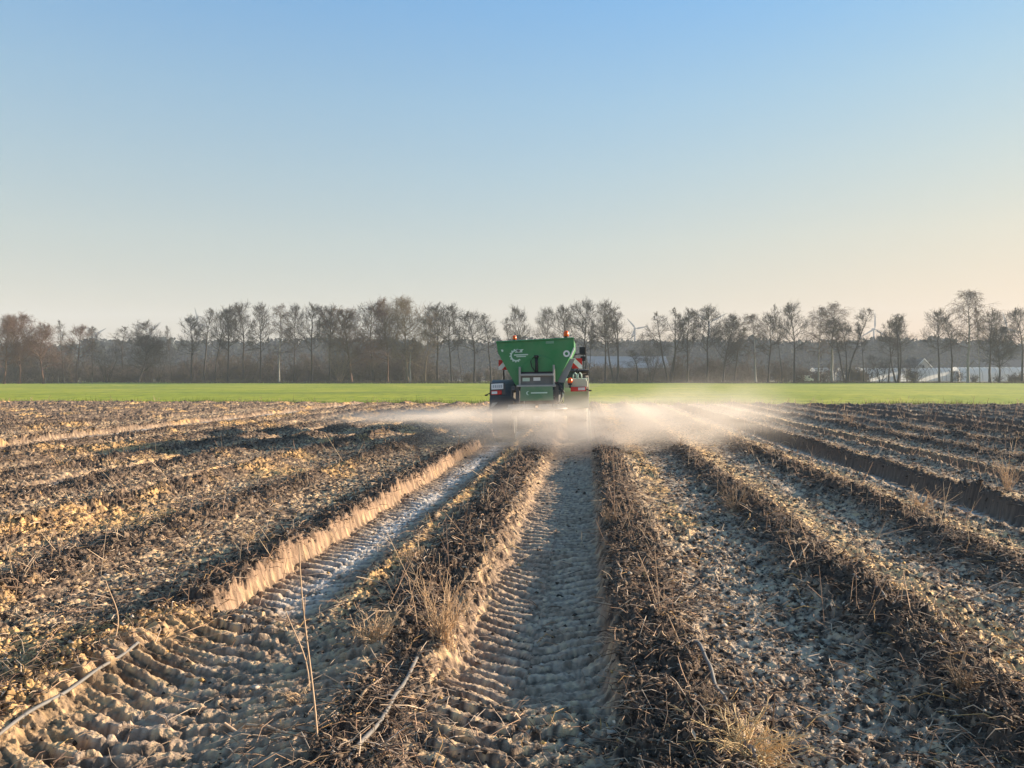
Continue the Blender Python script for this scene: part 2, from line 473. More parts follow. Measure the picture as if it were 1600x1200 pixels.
def limb(rng, out, p, d, L, r, level, P):
    """a curved limb with side branches, then twigs"""
    nseg = (5, 4, 3, 2)[min(level, 3)]
    pts = [np.array(p, float)]
    dirs = []
    bend = P['bend'][min(level, len(P['bend']) - 1)]
    for i in range(nseg):
        d = rdir(rng, d + np.array((0, 0, bend)) / nseg, 0.13 + 0.05 * level)
        pts.append(pts[-1] + d * L / nseg)
        dirs.append(d)
    tip = P['tip'] * (1.0, 0.8, 0.5, 0.4)[min(level, 3)]
    r1 = max(r * 0.30, tip)
    for i in range(nseg):
        ra = r + (r1 - r) * i / nseg; rb = r + (r1 - r) * (i + 1) / nseg
        out.add(pts[i], pts[i + 1], ra, rb)
    if level >= P['levels']:
        return
    nb = P['kids'][level]
    for j in range(nb):
        f = 0.22 + 0.78 * (j + rng.uniform(0, 0.9)) / nb
        f = min(f, 0.99)
        i = min(int(f * nseg), nseg - 1)
        q = pts[i] + (pts[i + 1] - pts[i]) * (f * nseg - i)
        side = rng.normal(0, 1, 3); side -= dirs[i] * side.dot(dirs[i]); side /= np.linalg.norm(side) + 1e-9
        nd = dirs[i] * P['fwd'] + side
        nd /= np.linalg.norm(nd)
        limb(rng, out, q, nd, L * rng.uniform(0.42, 0.80) * (1.15 - 0.45 * f), max(r * 0.45 * (1 - 0.4 * f), P['tip'] * (0.8, 0.5, 0.4)[min(level, 2)]), level + 1, P)

KINDS = {
    'alder': dict(stems=1, cs=0.40, nl=30, w=0.23, up=0.70, bend=(0.40, 0.5, 0.6), kids=(8, 8, 0), levels=2, fwd=0.95, tip=0.026, thick=0.0145),
    'oak':   dict(stems=1, cs=0.24, nl=42, w=0.33, up=0.65, bend=(0.4, 0.2, 0.1), kids=(10, 8, 0), levels=2, fwd=0.8, tip=0.030, thick=0.017),
    'multi': dict(stems=3, cs=0.42, nl=14, w=0.17, up=0.95, bend=(0.4, 0.25, 0.1), kids=(8, 8, 0), levels=2, fwd=0.9, tip=0.024, thick=0.0125),
    'birch': dict(stems=1, cs=0.36, nl=28, w=0.22, up=0.95, bend=(0.1, -0.7, -1.1), kids=(9, 9, 0), levels=2, fwd=0.7, tip=0.020, thick=0.0125),
    'slim':  dict(stems=1, cs=0.48, nl=24, w=0.13, up=1.0, bend=(0.3, 0.2, 0.1), kids=(7, 7, 0), levels=2, fwd=1.0, tip=0.023, thick=0.0115),
    'bush':  dict(stems=6, cs=0.10, nl=10, w=0.32, up=0.9, bend=(0.3, 0.2, 0.1), kids=(7, 6, 0), levels=2, fwd=0.9, tip=0.020, thick=0.0085),
}
def grow(kind, seed, H=18.0):
    P = KINDS[kind]
    rng = np.random.default_rng(seed)
    T, C = Segs(), Segs()
    for s in range(P['stems']):
        ang = 2 * math.pi * (s + rng.uniform(0, .6)) / P['stems']
        lean = (0 if P['stems'] == 1 else rng.uniform(0.07, 0.20)) if kind != 'bush' else rng.uniform(0.15, 0.5)
        p = np.array((math.cos(ang), math.sin(ang), 0)) * (0 if P['stems'] == 1 else 0.25)
        d = np.array((math.cos(ang) * lean, math.sin(ang) * lean, 1.0)); d /= np.linalg.norm(d)
        hs = H * (1.0 if s == 0 else rng.uniform(0.78, 0.98))
        n = 12
        r0 = P['thick'] * hs
        pts = [p]
        fork = kind in ('oak', 'alder') and rng.uniform() < 0.5
        for i in range(n):
            d = rdir(rng, d + np.array((0, 0, 0.05)), 0.045 if kind != 'oak' else 0.075)
            pts.append(pts[-1] + d * hs / n * 0.97)
        rad = [max(r0 * (1 - i / n) ** 0.85 * (1.35 if i == 0 else 1), P['tip'] * 1.2) for i in range(n + 1)]
        for i in range(n):
            T.add(pts[i], pts[i + 1], rad[i], rad[i + 1])
        for j in range(P['nl']):
            f = P['cs'] + (0.98 - P['cs']) * ((j + rng.uniform(0, 1)) / P['nl']) ** 0.85
            i = min(int(f * n), n - 1)
            q = pts[i] + (pts[i + 1] - pts[i]) * (f * n - i)
            u = (f - P['cs']) / (1 - P['cs'])
            shape = 1.35 * math.sqrt(max(0.02, 1 - (2 * u - 0.85) ** 2 / 1.35)) * (1.0 - 0.52 * u)
            a = rng.uniform(0, 2 * math.pi)
            up = P['up'] * (0.5 + 0.9 * u) + rng.normal(0, .15)
            dd = np.array((math.cos(a), math.sin(a), up)); dd /= np.linalg.norm(dd)
            L = H * P['w'] * shape * rng.uniform(0.6, 1.15)
            limb(rng, C, q, dd, L, max(rad[i] * 0.55, P['tip'] * 2.0), 0, P)
    tm, cm = T.mesh(kind + '_trunk', 6), C.mesh(kind + '_crown', 3)
    P1 = C.arr()[1]
    wid = np.percentile(np.abs(P1[:, :2]).max(1), 92) * 2
    top = np.percentile(P1[:, 2], 96.5)
    return tm, cm, wid, top

M_BARK = {
    'grey': mat('grey_bark', (0.040, 0.032, 0.028), 0.9, var=0.4, scale=1.2),
    'red': mat('reddish_bark', (0.110, 0.060, 0.042), 0.9, var=0.35, scale=1.2),
    'tan': mat('tan_bark', (0.170, 0.125, 0.080), 0.9, var=0.35, scale=1.2),
    'dark': mat('dark_bark', (0.030, 0.025, 0.024), 0.9, var=0.35, scale=1.2),
    'white': mat('white_birch_bark', (0.24, 0.225, 0.205), 0.8, var=0.55, scale=2.2),
    'birchtwig': mat('birch_twigs', (0.085, 0.056, 0.043), 0.9, var=0.3, scale=1.2),
}
STOCK = {}
def stock(kind, v, barkcol):
    key = (kind, v)
    if key not in STOCK:
        STOCK[key] = grow(kind, 1000 + 37 * v + sum(map(ord, kind)))
    tm, cm, wid, top = STOCK[key]
    k2 = (kind, v, barkcol)
    if k2 not in STOCK:
        t2, c2_ = tm.copy(), cm.copy()
        tb, tw = {'white': ('white', 'birchtwig')}.get(barkcol, (barkcol, barkcol))
        t2.materials.append(M_BARK[tb]); c2_.materials.append(M_BARK[tw])
        STOCK[k2] = (t2, c2_)
    return STOCK[k2] + (wid, top)

# photo x, photo y of the top, crown width in photo pixels, kind, shape, bark, distance, name, label
TREES = [
    (6, 497, 44, 'oak', 0, 'red', 172, 'reddish brown bare tree cut by the left edge of the photo'),
    (30, 493, 46, 'oak', 1, 'red', 176, 'second reddish brown bare tree from the left edge, taller than its neighbours'),
    (68, 507, 46, 'oak', 2, 'red', 174, 'reddish rounded tree with slanting twin stems, behind the field posts'),
    (99, 503, 26, 'slim', 0, 'grey', 205, 'thin grey tree top rising between two reddish round crowns at left'),
    (119, 509, 42, 'alder', 0, 'red', 190, 'brown round crowned tree right of the reddish twin stemmed tree'),
    (146, 511, 26, 'slim', 1, 'grey', 210, 'thin grey tree before the left wind turbine blade'),
    (167, 536, 48, 'bush', 0, 'dark', 200, 'low dark tree under the far left wind turbine'),
    (192, 511, 24, 'slim', 2, 'grey', 226, 'lone thin bare top sticking up left of the dark low tree clump'),
    (216, 524, 56, 'oak', 0, 'dark', 196, 'broad low dark tree in front of the pine forest at left'),
    (229, 503, 34, 'alder', 1, 'grey', 214, 'bare tree whose top overlaps the slanting wind turbine blade at left'),
    (246, 534, 40, 'bush', 1, 'grey', 204, 'low grey bushy tree right of the broad dark one'),
    (268, 511, 20, 'slim', 0, 'grey', 222, 'small thin bare top left of where the tall tree row begins'),
    (298, 496, 34, 'alder', 2, 'dark', 198, 'first tall dark tree at the left end of the tall row'),
    (318, 484, 30, 'slim', 1, 'grey', 204, 'narrow grey tree second in the tall row left of the spreader'),
    (336, 484, 34, 'alder', 0, 'grey', 200, 'grey tree with leaning stem, third in the tall row'),
    (357, 481, 30, 'alder', 1, 'dark', 196, 'dark bushy topped tree, fourth in the tall row'),
    (381, 475, 36, 'alder', 3, 'grey', 202, 'tallest of the grey trees at the left third of the tree line'),
    (407, 477, 30, 'alder', 2, 'grey', 198, 'grey tree with twin top just right of the tallest left grey tree'),
    (436, 479, 32, 'birch', 0, 'white', 196, 'pale stemmed birch in the left half of the tree row'),
    (460, 477, 32, 'alder', 0, 'grey', 206, 'grey tree with a dark lower crown beside the pale stemmed birch'),
    (487, 478, 40, 'alder', 1, 'dark', 198, 'dark forked tree left of the dense brown crowns'),
    (516, 480, 34, 'alder', 3, 'dark', 204, 'dark tree with high gappy crown at left edge of dense brown crowns'),
    (531, 522, 40, 'bush', 2, 'tan', 190, 'tan bushy young tree at the foot of the dense brown crowns'),
    (549, 485, 62, 'oak', 1, 'red', 196, 'dense broad brown crown, darkest of the row, left of the tallest tan tree'),
    (584, 478, 42, 'alder', 2, 'grey', 208, 'thin topped tree rising behind the dense brown crown'),
    (606, 472, 48, 'oak', 2, 'red', 200, 'brown tree directly left of the tallest tan tree'),
    (638, 467, 60, 'oak', 0, 'tan', 192, 'tallest broad tan tree in the row left of the spreader'),
    (641, 528, 22, 'slim', 2, 'white', 188, 'short leaning birch with white stem before the tallest tan tree'),
    (664, 490, 34, 'alder', 0, 'tan', 198, 'tan tree on the right shoulder of the tallest tan tree'),
    (684, 477, 40, 'alder', 1, 'grey', 200, 'dark stemmed wide topped tree right of the tan trees'),
    (706, 478, 36, 'alder', 2, 'grey', 196, 'straight single stemmed tree with gap before the next stem, left of the spreader'),
    (721, 485, 22, 'slim', 0, 'grey', 202, 'narrow tree between two wider crowns left of the spreader'),
    (741, 489, 40, 'alder', 3, 'dark', 196, 'dark tree with flat layered crown, second left of the spreader'),
    (768, 491, 30, 'slim', 1, 'grey', 192, 'slender tree with clear stem just left of the green hopper'),
    (797, 498, 20, 'slim', 2, 'grey', 206, 'small tree top above the left orange beacon of the hopper'),
    (822, 482, 34, 'alder', 0, 'grey', 200, 'bare tree top above the middle of the green hopper'),
    (857, 484, 28, 'alder', 2, 'grey', 204, 'bare tree top with leaning stem above the right half of the hopper'),
    (882, 480, 34, 'alder', 1, 'grey', 200, 'bare tree top behind the right orange beacon of the hopper'),
    (913, 471, 40, 'alder', 3, 'dark', 194, 'tall dark tree standing just right of the green hopper'),
    (921, 500, 26, 'slim', 0, 'dark', 190, 'short dark stem close against the tall tree right of the hopper'),
    (946, 473, 36, 'alder', 2, 'grey', 196, 'tall tree with twin parallel stems before the pale barn roof'),
    (962, 484, 40, 'multi', 0, 'grey', 194, 'several stemmed tree fanning right, left of the clear wind turbine'),
    (996, 548, 26, 'slim', 2, 'dark', 190, 'short dark stem below the clear wind turbine, before the barn'),
    (1018, 524, 36, 'bush', 0, 'grey', 200, 'low bushy tree at the right end of the pale barn'),
    (1046, 487, 52, 'multi', 1, 'grey', 196, 'wide fan shaped tree right of the clear wind turbine'),
    (1074, 485, 34, 'alder', 1, 'grey', 200, 'grey tree with pale leaning stem right of the wide fan shaped tree'),
    (1105, 483, 48, 'alder', 0, 'dark', 196, 'dark broad tree left of the wind turbine blade that slants up right'),
    (1130, 494, 48, 'oak', 2, 'grey', 200, 'grey tree under the wind turbine blade that slants up right'),
    (1148, 512, 26, 'slim', 1, 'grey', 206, 'thin low tree left of the gap in the right tree row'),
    (1181, 493, 36, 'birch', 1, 'white', 196, 'birch with white stem at right of the gap in the tree row'),
    (1200, 492, 34, 'alder', 2, 'dark', 200, 'dark tree touching the white stemmed birch on its right'),
    (1222, 476, 24, 'slim', 0, 'dark', 196, 'narrow tall dark tree, left one of a close pair'),
    (1241, 475, 32, 'alder', 3, 'dark', 194, 'dark straight tree, right one of a close pair, beside the drooping birches'),
    (1279, 482, 36, 'birch', 2, 'white', 200, 'left drooping birch of the big rounded clump'),
    (1300, 477, 46, 'birch', 0, 'white', 198, 'tallest drooping birch in the middle of the big rounded clump'),
    (1322, 487, 46, 'multi', 2, 'dark', 194, 'dark tree with V shaped stems on the right of the drooping birches'),
    (1350, 504, 20, 'slim', 1, 'dark', 196, 'lone slender tree left of the right middle wind turbine'),
    (1376, 556, 34, 'bush', 1, 'dark', 186, 'small spreading orchard tree before the white tunnels'),
    (1388, 495, 32, 'alder', 0, 'grey', 200, 'left of two feathery trees right of the middle wind turbine'),
    (1402, 494, 34, 'multi', 0, 'dark', 194, 'right of two feathery trees, with bundled dark stems'),
    (1430, 560, 26, 'bush', 2, 'dark', 188, 'small crooked tree just left of the little gabled house'),
    (1468, 486, 36, 'alder', 2, 'grey', 194, 'feathery tree right of the little gabled house'),
    (1487, 497, 24, 'slim', 2, 'dark', 196, 'slender dark tree left of the tallest birch'),
    (1513, 456, 46, 'birch', 1, 'white', 190, 'tallest birch of all, towering at the right of the tree line'),
    (1531, 482, 24, 'slim', 0, 'white', 192, 'white stemmed young birch leaning beside the tallest birch'),
    (1547, 487, 38, 'alder', 1, 'grey', 200, 'pale feathery tree left of the rightmost wind turbine'),
    (1561, 512, 40, 'oak', 1, 'dark', 190, 'low dark stemmed tree before the dark roofed barn at right'),
    (1597, 483, 34, 'alder', 3, 'dark', 192, 'dark tree cut by the right edge of the photo'),
]
SPECIES = {'oak': 'bare_tree', 'alder': 'bare_tree', 'slim': 'slender_tree', 'multi': 'many_stemmed_tree', 'birch': 'birch_tree', 'bush': 'bushy_tree'}
rng = np.random.default_rng(5)
for (px, top, wpx, kind, v, bark, D, label) in TREES:
    tm, cm, wid, ht = stock(kind, v, bark)
    p = at(px, 600, D)
    H = (at(px, top, D).z) + 0.1
    t_ = empty(SPECIES[kind], (p.x, p.y, -0.06), rng.uniform(0, 6.28))
    sx = min(max(1.35 * wpx / FPX * D / wid, 0.5), 2.0)
    t_.scale = (sx, sx, H / ht)
    tag(t_, label, 'tree', 'bare trees along the far edge of the green field')
    link('trunk', tm, None, t_)
    link('crown', cm, None, t_)

# thicket of shrubs and saplings behind and between the trees
def thicket():
    S_ = Segs(); rng = np.random.default_rng(77)
    dens = [(0, 110, 90, 7, 12.5), (110, 150, 15, 5, 8), (150, 280, 50, 4, 6), (280, 470, 110, 4, 9), (470, 535, 30, 6, 10), (535, 675, 110, 7, 14), (675, 700, 8, 4, 6), (690, 920, 40, 3, 4.5),
            (920, 1030, 46, 3.2, 5.6), (1030, 1260, 90, 4, 8), (1260, 1420, 16, 3, 7), (1420, 1640, 7, 2, 3.5)]
    for (x0, x1, n, h0, h1) in dens:
        for _ in range(n):
            px = rng.uniform(x0, x1); D = rng.uniform(203, 262)
            p = at(px, 600, D); H = rng.uniform(h0 * 0.4, h1)
            ns = rng.integers(3, 7)
            for s in range(ns):
                d = np.array((rng.normal(0, .22), rng.normal(0, .22), 1.0)); d /= np.linalg.norm(d)
                q = np.array((p.x + rng.normal(0, .5), p.y + rng.normal(0, .5), -0.1))
                hh = H * rng.uniform(0.6, 1.0); n_ = 5
                pts = [q]
                for i in range(n_):
                    d = rdir(rng, d, 0.08); pts.append(pts[-1] + d * hh / n_)
                for i in range(n_):
                    S_.add(pts[i], pts[i + 1], 0.09 * (1 - i / n_) + 0.03, 0.09 * (1 - (i + 1) / n_) + 0.03)
                for j in range(24):
                    f = rng.uniform(0.12, 1.0); i = min(int(f * n_), n_ - 1)
                    c = pts[i] + (pts[i + 1] - pts[i]) * (f * n_ - i)
                    dd = rdir(rng, np.array((0, 0, 0.6)), 0.75)
                    L = rng.uniform(0.6, 1.9)
                    e = c + dd * L
                    S_.add(c, e, 0.046, 0.028)
                    for _k in range(2):
                        c3_ = c + dd * L * rng.uniform(0.3, 0.9)
                        S_.add(c3_, c3_ + rdir(rng, dd, 0.6) * L * 0.6, 0.034, 0.022)
    return S_.mesh('thicket', 3)
o = link('thicket', thicket(), mat('thicket_twigs', (0.085, 0.064, 0.052), 0.95, var=0.45, scale=0.05))
tag(o, 'grey brown thicket of shrubs and saplings filling the space between the trees', 'thicket', kind='stuff')

# tangle of dry grass and bramble along the foot of the trees
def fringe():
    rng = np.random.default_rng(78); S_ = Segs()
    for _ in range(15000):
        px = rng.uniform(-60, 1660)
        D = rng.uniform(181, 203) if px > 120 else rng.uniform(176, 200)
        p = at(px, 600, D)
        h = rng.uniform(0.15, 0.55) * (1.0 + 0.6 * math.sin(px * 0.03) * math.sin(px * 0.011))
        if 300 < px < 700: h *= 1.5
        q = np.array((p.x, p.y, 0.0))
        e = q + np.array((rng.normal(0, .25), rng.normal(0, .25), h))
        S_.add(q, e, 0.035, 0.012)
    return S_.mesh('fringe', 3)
o = link('dry_grass', fringe(), mat('dry_fringe', (0.075, 0.062, 0.038), 0.95, var=0.5, scale=0.08))  # grass tone darkened to carry the shadow line at the tree foot
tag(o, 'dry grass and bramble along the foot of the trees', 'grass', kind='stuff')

# far pine forest
def forest():
    rng = np.random.default_rng(79)
    quads = []
    S_ = Segs()
    for _ in range(1900):
        px = rng.uniform(-120, 1720); D = rng.uniform(440, 560)
        p = at(px, 600, D)
        topy = 529 + 2.5 * math.sin(px * 0.021) + 2.0 * math.sin(px * 0.067 + 1) + rng.normal(0, 0.7)
        if px < 130: topy += 6
        H = at(px, topy, 450).z * (0.93 + 0.07 * rng.uniform())
        S_.add((p.x, p.y, -0.3), (p.x, p.y, H * 0.9), 0.25, 0.08)
        rad = rng.uniform(2.6, 4.2)
        for _k in range(60):
            f = rng.uniform(0.10, 1.0)
            rr = rad * (1.0 - 0.45 * max(0, f - 0.55) / 0.45) * math.sqrt(rng.uniform(0.05, 1))
            a = rng.uniform(0, 6.28)
            c = np.array((p.x + rr * math.cos(a), p.y + rr * math.sin(a), H * f))
            s = rng.uniform(0.8, 1.6)
            u = rdir(rng, np.zeros(3), 1.0); v = np.cross(u, rdir(rng, np.zeros(3), 1.0)); v /= np.linalg.norm(v) + 1e-9
            quads.append((c - u * s - v * s * .6, c + u * s - v * s * .6, c + u * s * .7 + v * s * .6, c - u * s * .6 + v * s * .5))
    Q = np.array(quads).reshape(-1, 3)
    F = np.arange(len(Q)).reshape(-1, 4)
    V2, F2 = seg_mesh(*S_.arr(), n=4)
    return np_mesh('forest', np.concatenate([Q, V2]), np.concatenate([F, F2 + len(Q)]))
o = link('pine_forest', forest(), mat('pine_needles', (0.022, 0.032, 0.030), 0.9, var=0.5, scale=0.12))
tag(o, 'far dark pine forest with an even top line behind the bare trees', 'forest', kind='stuff')

# ------------------------------------------------------------------ solid modelling helper
class MB:
    def __init__(self): self.bm = bmesh.new()
    def box(self, c, s, rot=None):
        r = bmesh.ops.create_cube(self.bm, size=1.0)
        Mx = Matrix.Translation(c) @ (rot.to_4x4() if rot is not None else Matrix.Identity(4)) @ Matrix.Diagonal((*s, 1))
        bmesh.ops.transform(self.bm, matrix=Mx, verts=r['verts'])
        return self
    def prism(self, poly, y0, y1, poly2=None):
        """polygon in (x, z), from y0 to y1 (poly2 at y1)"""
        poly2 = poly2 or poly
        A = [self.bm.verts.new((x, y0, z)) for x, z in poly]
        B = [self.bm.verts.new((x, y1, z)) for x, z in poly2]
        n = len(A)
        self.bm.faces.new(A); self.bm.faces.new(B[::-1])
        for i in range(n):
            self.bm.faces.new((A[i], B[i], B[(i + 1) % n], A[(i + 1) % n]))
        return self
    def tube(self, pts, r, n=8, r2=None):
        pts = [Vector(p) for p in pts]
        rings = []
        for i, p in enumerate(pts):
            d = (pts[min(i + 1, len(pts) - 1)] - pts[max(i - 1, 0)]).normalized()
            u = d.cross(Vector((0, 0, 1)) if abs(d.z) < 0.9 else Vector((1, 0, 0))).normalized()
            v = d.cross(u)
            rr = r if r2 is None else r + (r2 - r) * i / (len(pts) - 1)
            rings.append([self.bm.verts.new(p + (u * math.cos(6.28318 * k / n) + v * math.sin(6.28318 * k / n)) * rr) for k in range(n)])
        for a, b_ in zip(rings, rings[1:]):
            for k in range(n):
                self.bm.faces.new((a[k], a[(k + 1) % n], b_[(k + 1) % n], b_[k]))
        self.bm.faces.new(rings[0][::-1]); self.bm.faces.new(rings[-1])
        return self
    def lathe(self, prof, c, axis='Z', n=28):
        """prof: list of (radius, height)"""
        rings = []
        for (r, h) in prof:
            ring = []
            for k in range(n):
                a = 2 * math.pi * k / n
                if axis == 'Z': v = (r * math.cos(a), r * math.sin(a), h)
                elif axis == 'X': v = (h, r * math.cos(a), r * math.sin(a))
                else: v = (r * math.cos(a), h, r * math.sin(a))
                ring.append(self.bm.verts.new(Vector(v) + Vector(c)))
            rings.append(ring)
        for a, b_ in zip(rings, rings[1:]):
            for k in range(n):
                self.bm.faces.new((a[k], a[(k + 1) % n], b_[(k + 1) % n], b_[k]))
        self.bm.faces.new(rings[0]); self.bm.faces.new(rings[-1][::-1])
        return self
    def build(self, name, m, parent=None, bevel=0.0, smooth=False):
        bmesh.ops.recalc_face_normals(self.bm, faces=self.bm.faces)
        me = bpy.data.meshes.new(name)
        self.bm.to_mesh(me); self.bm.free()
        if smooth:
            me.polygons.foreach_set('use_smooth', [True] * len(me.polygons))
        o = link(name, me, m, parent)
        if bevel > 0:
            b_ = o.modifiers.new('bevel', 'BEVEL'); b_.width = bevel; b_.segments = 2; b_.limit_method = 'ANGLE'
        return o

# ------------------------------------------------------------------ buildings far behind the trees
m_wall = mat('pale_render', (0.50, 0.48, 0.44), 0.9, var=0.1, scale=0.6)
m_metalroof = mat('pale_sheet_roof', (0.17, 0.19, 0.21), 0.6, var=0.5, scale=0.35)
m_darkroof = mat('dark_tile_roof', (0.07, 0.065, 0.065), 0.8, var=0.25, scale=0.8)
m_foil = mat('white_foil', (0.80, 0.80, 0.78), 0.45, var=0.10, scale=0.5)
_t = m_foil.node_tree
_tr = _t.nodes.new('ShaderNodeBsdfTranslucent'); _tr.inputs['Color'].default_value = (.85, .84, .80, 1)
_ms = _t.nodes.new('ShaderNodeMixShader'); _ms.inputs[0].default_value = 0.5
_t.links.new(_t.nodes['Principled BSDF'].outputs[0], _ms.inputs[1]); _t.links.new(_tr.outputs[0], _ms.inputs[2])
_t.links.new(_ms.outputs[0], _t.nodes['Material Output'].inputs['Surface'])
m_glassdark = mat('dark_window_glass', (0.04, 0.05, 0.06), 0.15, var=0.1)
m_board = mat('weathered_boards', (0.16, 0.14, 0.125), 0.9, var=0.3, scale=1.0)

def barn(px0, px1, D, eave, ridge, depth, label, roofm, wallm, name, nwin, cat):
    a = at(px0, 600, D); b_ = at(px1, 600, D)
    c = (a + b_) / 2; L = (b_ - a).length
    root = empty(name, (c.x, c.y, -0.1), math.atan2(b_.y - a.y, b_.x - a.x))
    tag(root, label, cat)
    MB().prism([(-L / 2, 0), (L / 2, 0), (L / 2, eave), (-L / 2, eave)], 0, depth).build('wall', wallm, root)
    mb = MB()
    h = L / 2 + 0.5
    bmv = [(-h, -0.5, eave - .1), (h, -0.5, eave - .1), (h, depth / 2, ridge), (-h, depth / 2, ridge), (h, depth + .5, eave - .1), (-h, depth + .5, eave - .1)]
    for dz in (0.02, 0.22):
        vs = [mb.bm.verts.new((x, y, z + dz)) for x, y, z in bmv]
        mb.bm.faces.new((vs[0], vs[1], vs[2], vs[3])); mb.bm.faces.new((vs[3], vs[2], vs[4], vs[5]))
    bv = list(mb.bm.verts)
    for i, j in ((0, 1), (1, 2), (2, 4), (4, 5), (5, 3), (3, 0)):
        mb.bm.faces.new((bv[i], bv[j], bv[j + 6], bv[i + 6]))
    mb.build('roof', roofm, root)
    for sx in (-L / 2 + 0.05, L / 2 - 0.05):
        gm = MB()
        vs = [gm.bm.verts.new((sx + dx, y, z)) for dx in (-.04, .04) for y, z in ((0.05, eave + .01), (depth - .05, eave + .01), (depth / 2, ridge - 0.1))]
        gm.bm.faces.new(vs[:3]); gm.bm.faces.new(vs[3:][::-1])
        for i in range(3):
            gm.bm.faces.new((vs[i], vs[(i + 1) % 3], vs[3 + (i + 1) % 3], vs[3 + i]))
        gm.build('gable', wallm, root)
    dm = MB().box((L * 0.22, -0.03, eave * 0.36), (min(3.0, L * .2), 0.06, eave * 0.72)).build('door', m_board, root)
    for i in range(nwin):
        x = -L * 0.42 + L * 0.5 * i / max(1, nwin - 1)
        wf = MB().box((x, -0.02, eave * 0.62), (1.2, 0.05, 0.9)).build('window', m_wall, root)
        MB().box((x, -0.055, eave * 0.62), (1.0, 0.03, 0.72)).build('pane', m_glassdark, wf)
    return root
barn(922, 1044, 300, 4.9, 9.2, 15, 'long low barn with pale sheet roof right of the spreader', m_metalroof, m_board, 'barn', 6, 'barn')
barn(1536, 1640, 330, 4.6, 8.4, 12, 'barn with long dark roof at the right end of the tree line', m_darkroof, m_board, 'barn', 4, 'barn')
# little gabled house, gable to the viewer
def house():
    D = 320; a = at(1429, 600, D); b_ = at(1456, 600, D)
    c = (a + b_) / 2; W = (b_ - a).length
    root = empty('house', (c.x, c.y, -0.1), YAW + 0.15)
    tag(root, 'small house with white trimmed gable behind the right trees', 'house')
    e, r = 5.2, 8.6
    MB().prism([(-W / 2, 0), (W / 2, 0), (W / 2, e), (0, r), (-W / 2, e)], 0, 9).build('wall', m_wall, root)
    for s in (-1, 1):
        MB().prism([(s * (W / 2 + .4), e - .35), (0, r + .06), (0, r + .32), (s * (W / 2 + .4), e - .1)], -0.5, 9.5).build('roof', m_darkroof, root)
        MB().prism([(s * (W / 2 + .42), e - .45), (0, r - .12), (0, r + .34), (s * (W / 2 + .42), e - .05)], -0.75, -0.51).build('trim', m_foil, root)
    for x, z in ((-1.5, 2.2), (1.5, 2.2), (0, 5.6)):
        wf = MB().box((x, -0.03, z), (1.25, 0.06, 1.4)).build('window', m_foil, root)
        MB().box((x, -0.07, z), (1.0, 0.03, 1.15)).build('pane', m_glassdark, wf)
    MB().box((1.2, 5, r + .1), (0.7, 0.7, 1.6)).build('chimney', m_board, root)
house()
# white foil tunnels
def tunnel(px0, px1, D, H, label):
    a = at(px0, 600, D); b_ = at(px1, 600, D)
    c = (a + b_) / 2; L = (b_ - a).length
    root = empty('foil_tunnel', (c.x, c.y, -0.1), math.atan2(b_.y - a.y, b_.x - a.x))
    tag(root, label, 'tunnel', 'white foil tunnels behind the right trees')
    n = 10; W = 7.0
    V = []; rows = 36; rr = np.random.default_rng(int(px0))
    for i in range(rows + 1):
        sag = 0.16 * abs(math.sin(math.pi * i / rows * 12)) + rr.uniform(0, .12)
        for k in range(n + 1):
            th = math.pi * k / n
            V.append((-L / 2 + L * i / rows, W / 2 - math.cos(th) * W / 2, (H - sag) * math.sin(th) ** 0.7))
    F = [[i * (n + 1) + k, (i + 1) * (n + 1) + k, (i + 1) * (n + 1) + k + 1, i * (n + 1) + k + 1] for i in range(rows) for k in range(n)]
    link('foil_cover', np_mesh('foil_cover', np.array(V), np.array(F), True), m_foil, root)
    hm = MB()
    for i in range(13):
        x = -L / 2 + L * i / 12
        hm.tube([(x, W / 2 - math.cos(math.pi * k / n) * (W / 2 + .06), (H + .05) * math.sin(math.pi * k / n) ** 0.7) for k in range(n + 1)], 0.05, 5)
    hm.build('hoops', m_board, root)
    for s in (-1, 1):
        MB().prism([(s * 0.02, 0), (s * 0.1, 0), (s * 0.1, H * 0.7), (s * 0.02, H * 0.7)], 1.0, W - 1.0).build('end_sheet', m_wall, root).location.x = s * L / 2
tunnel(1276, 1304, 262, 4.6, 'short white foil tunnel under the drooping birches, leftmost of the tunnels')
tunnel(1318, 1348, 258, 4.7, 'white foil tunnel seen between the V stemmed tree and the lone slender tree')
tunnel(1352, 1418, 266, 4.6, 'white foil tunnel behind the two feathery trees, third from the left')
tunnel(1421, 1498, 270, 4.7, 'white foil tunnel below the small gabled house')
tunnel(1501, 1640, 264, 4.9, 'longest white foil tunnel, at the right end before the dark roofed barn')
# parked van
def van():
    p = at(1258, 600, 206)
    root = empty('parked_van', (p.x, p.y, -0.05), 0.25)
    tag(root, 'small pale van parked under the dark tree pair at right', 'van')
    MB().prism([(-1.6, .45), (1.9, .45), (1.9, 1.0), (1.2, 1.15), (.75, 1.85), (-1.6, 1.9)], -0.85, 0.85).build('body', mat('van_paint', (.75, .74, .66), .35, var=.05), root, 0.06)
    MB().prism([(.42, 1.2), (1.05, 1.2), (.68, 1.78), (.42, 1.78)], -0.87, 0.87).build('side_window', m_glassdark, root)
    for x in (-1.0, 1.25):
        for y in (-.8, .8):
            MB().lathe([(.05, -.1), (.3, -.1), (.33, -.06), (.33, .06), (.3, .1), (.05, .1)], (x, y, .33), 'Y', 16).build('wheel', M_BARK['dark'], root)
van()
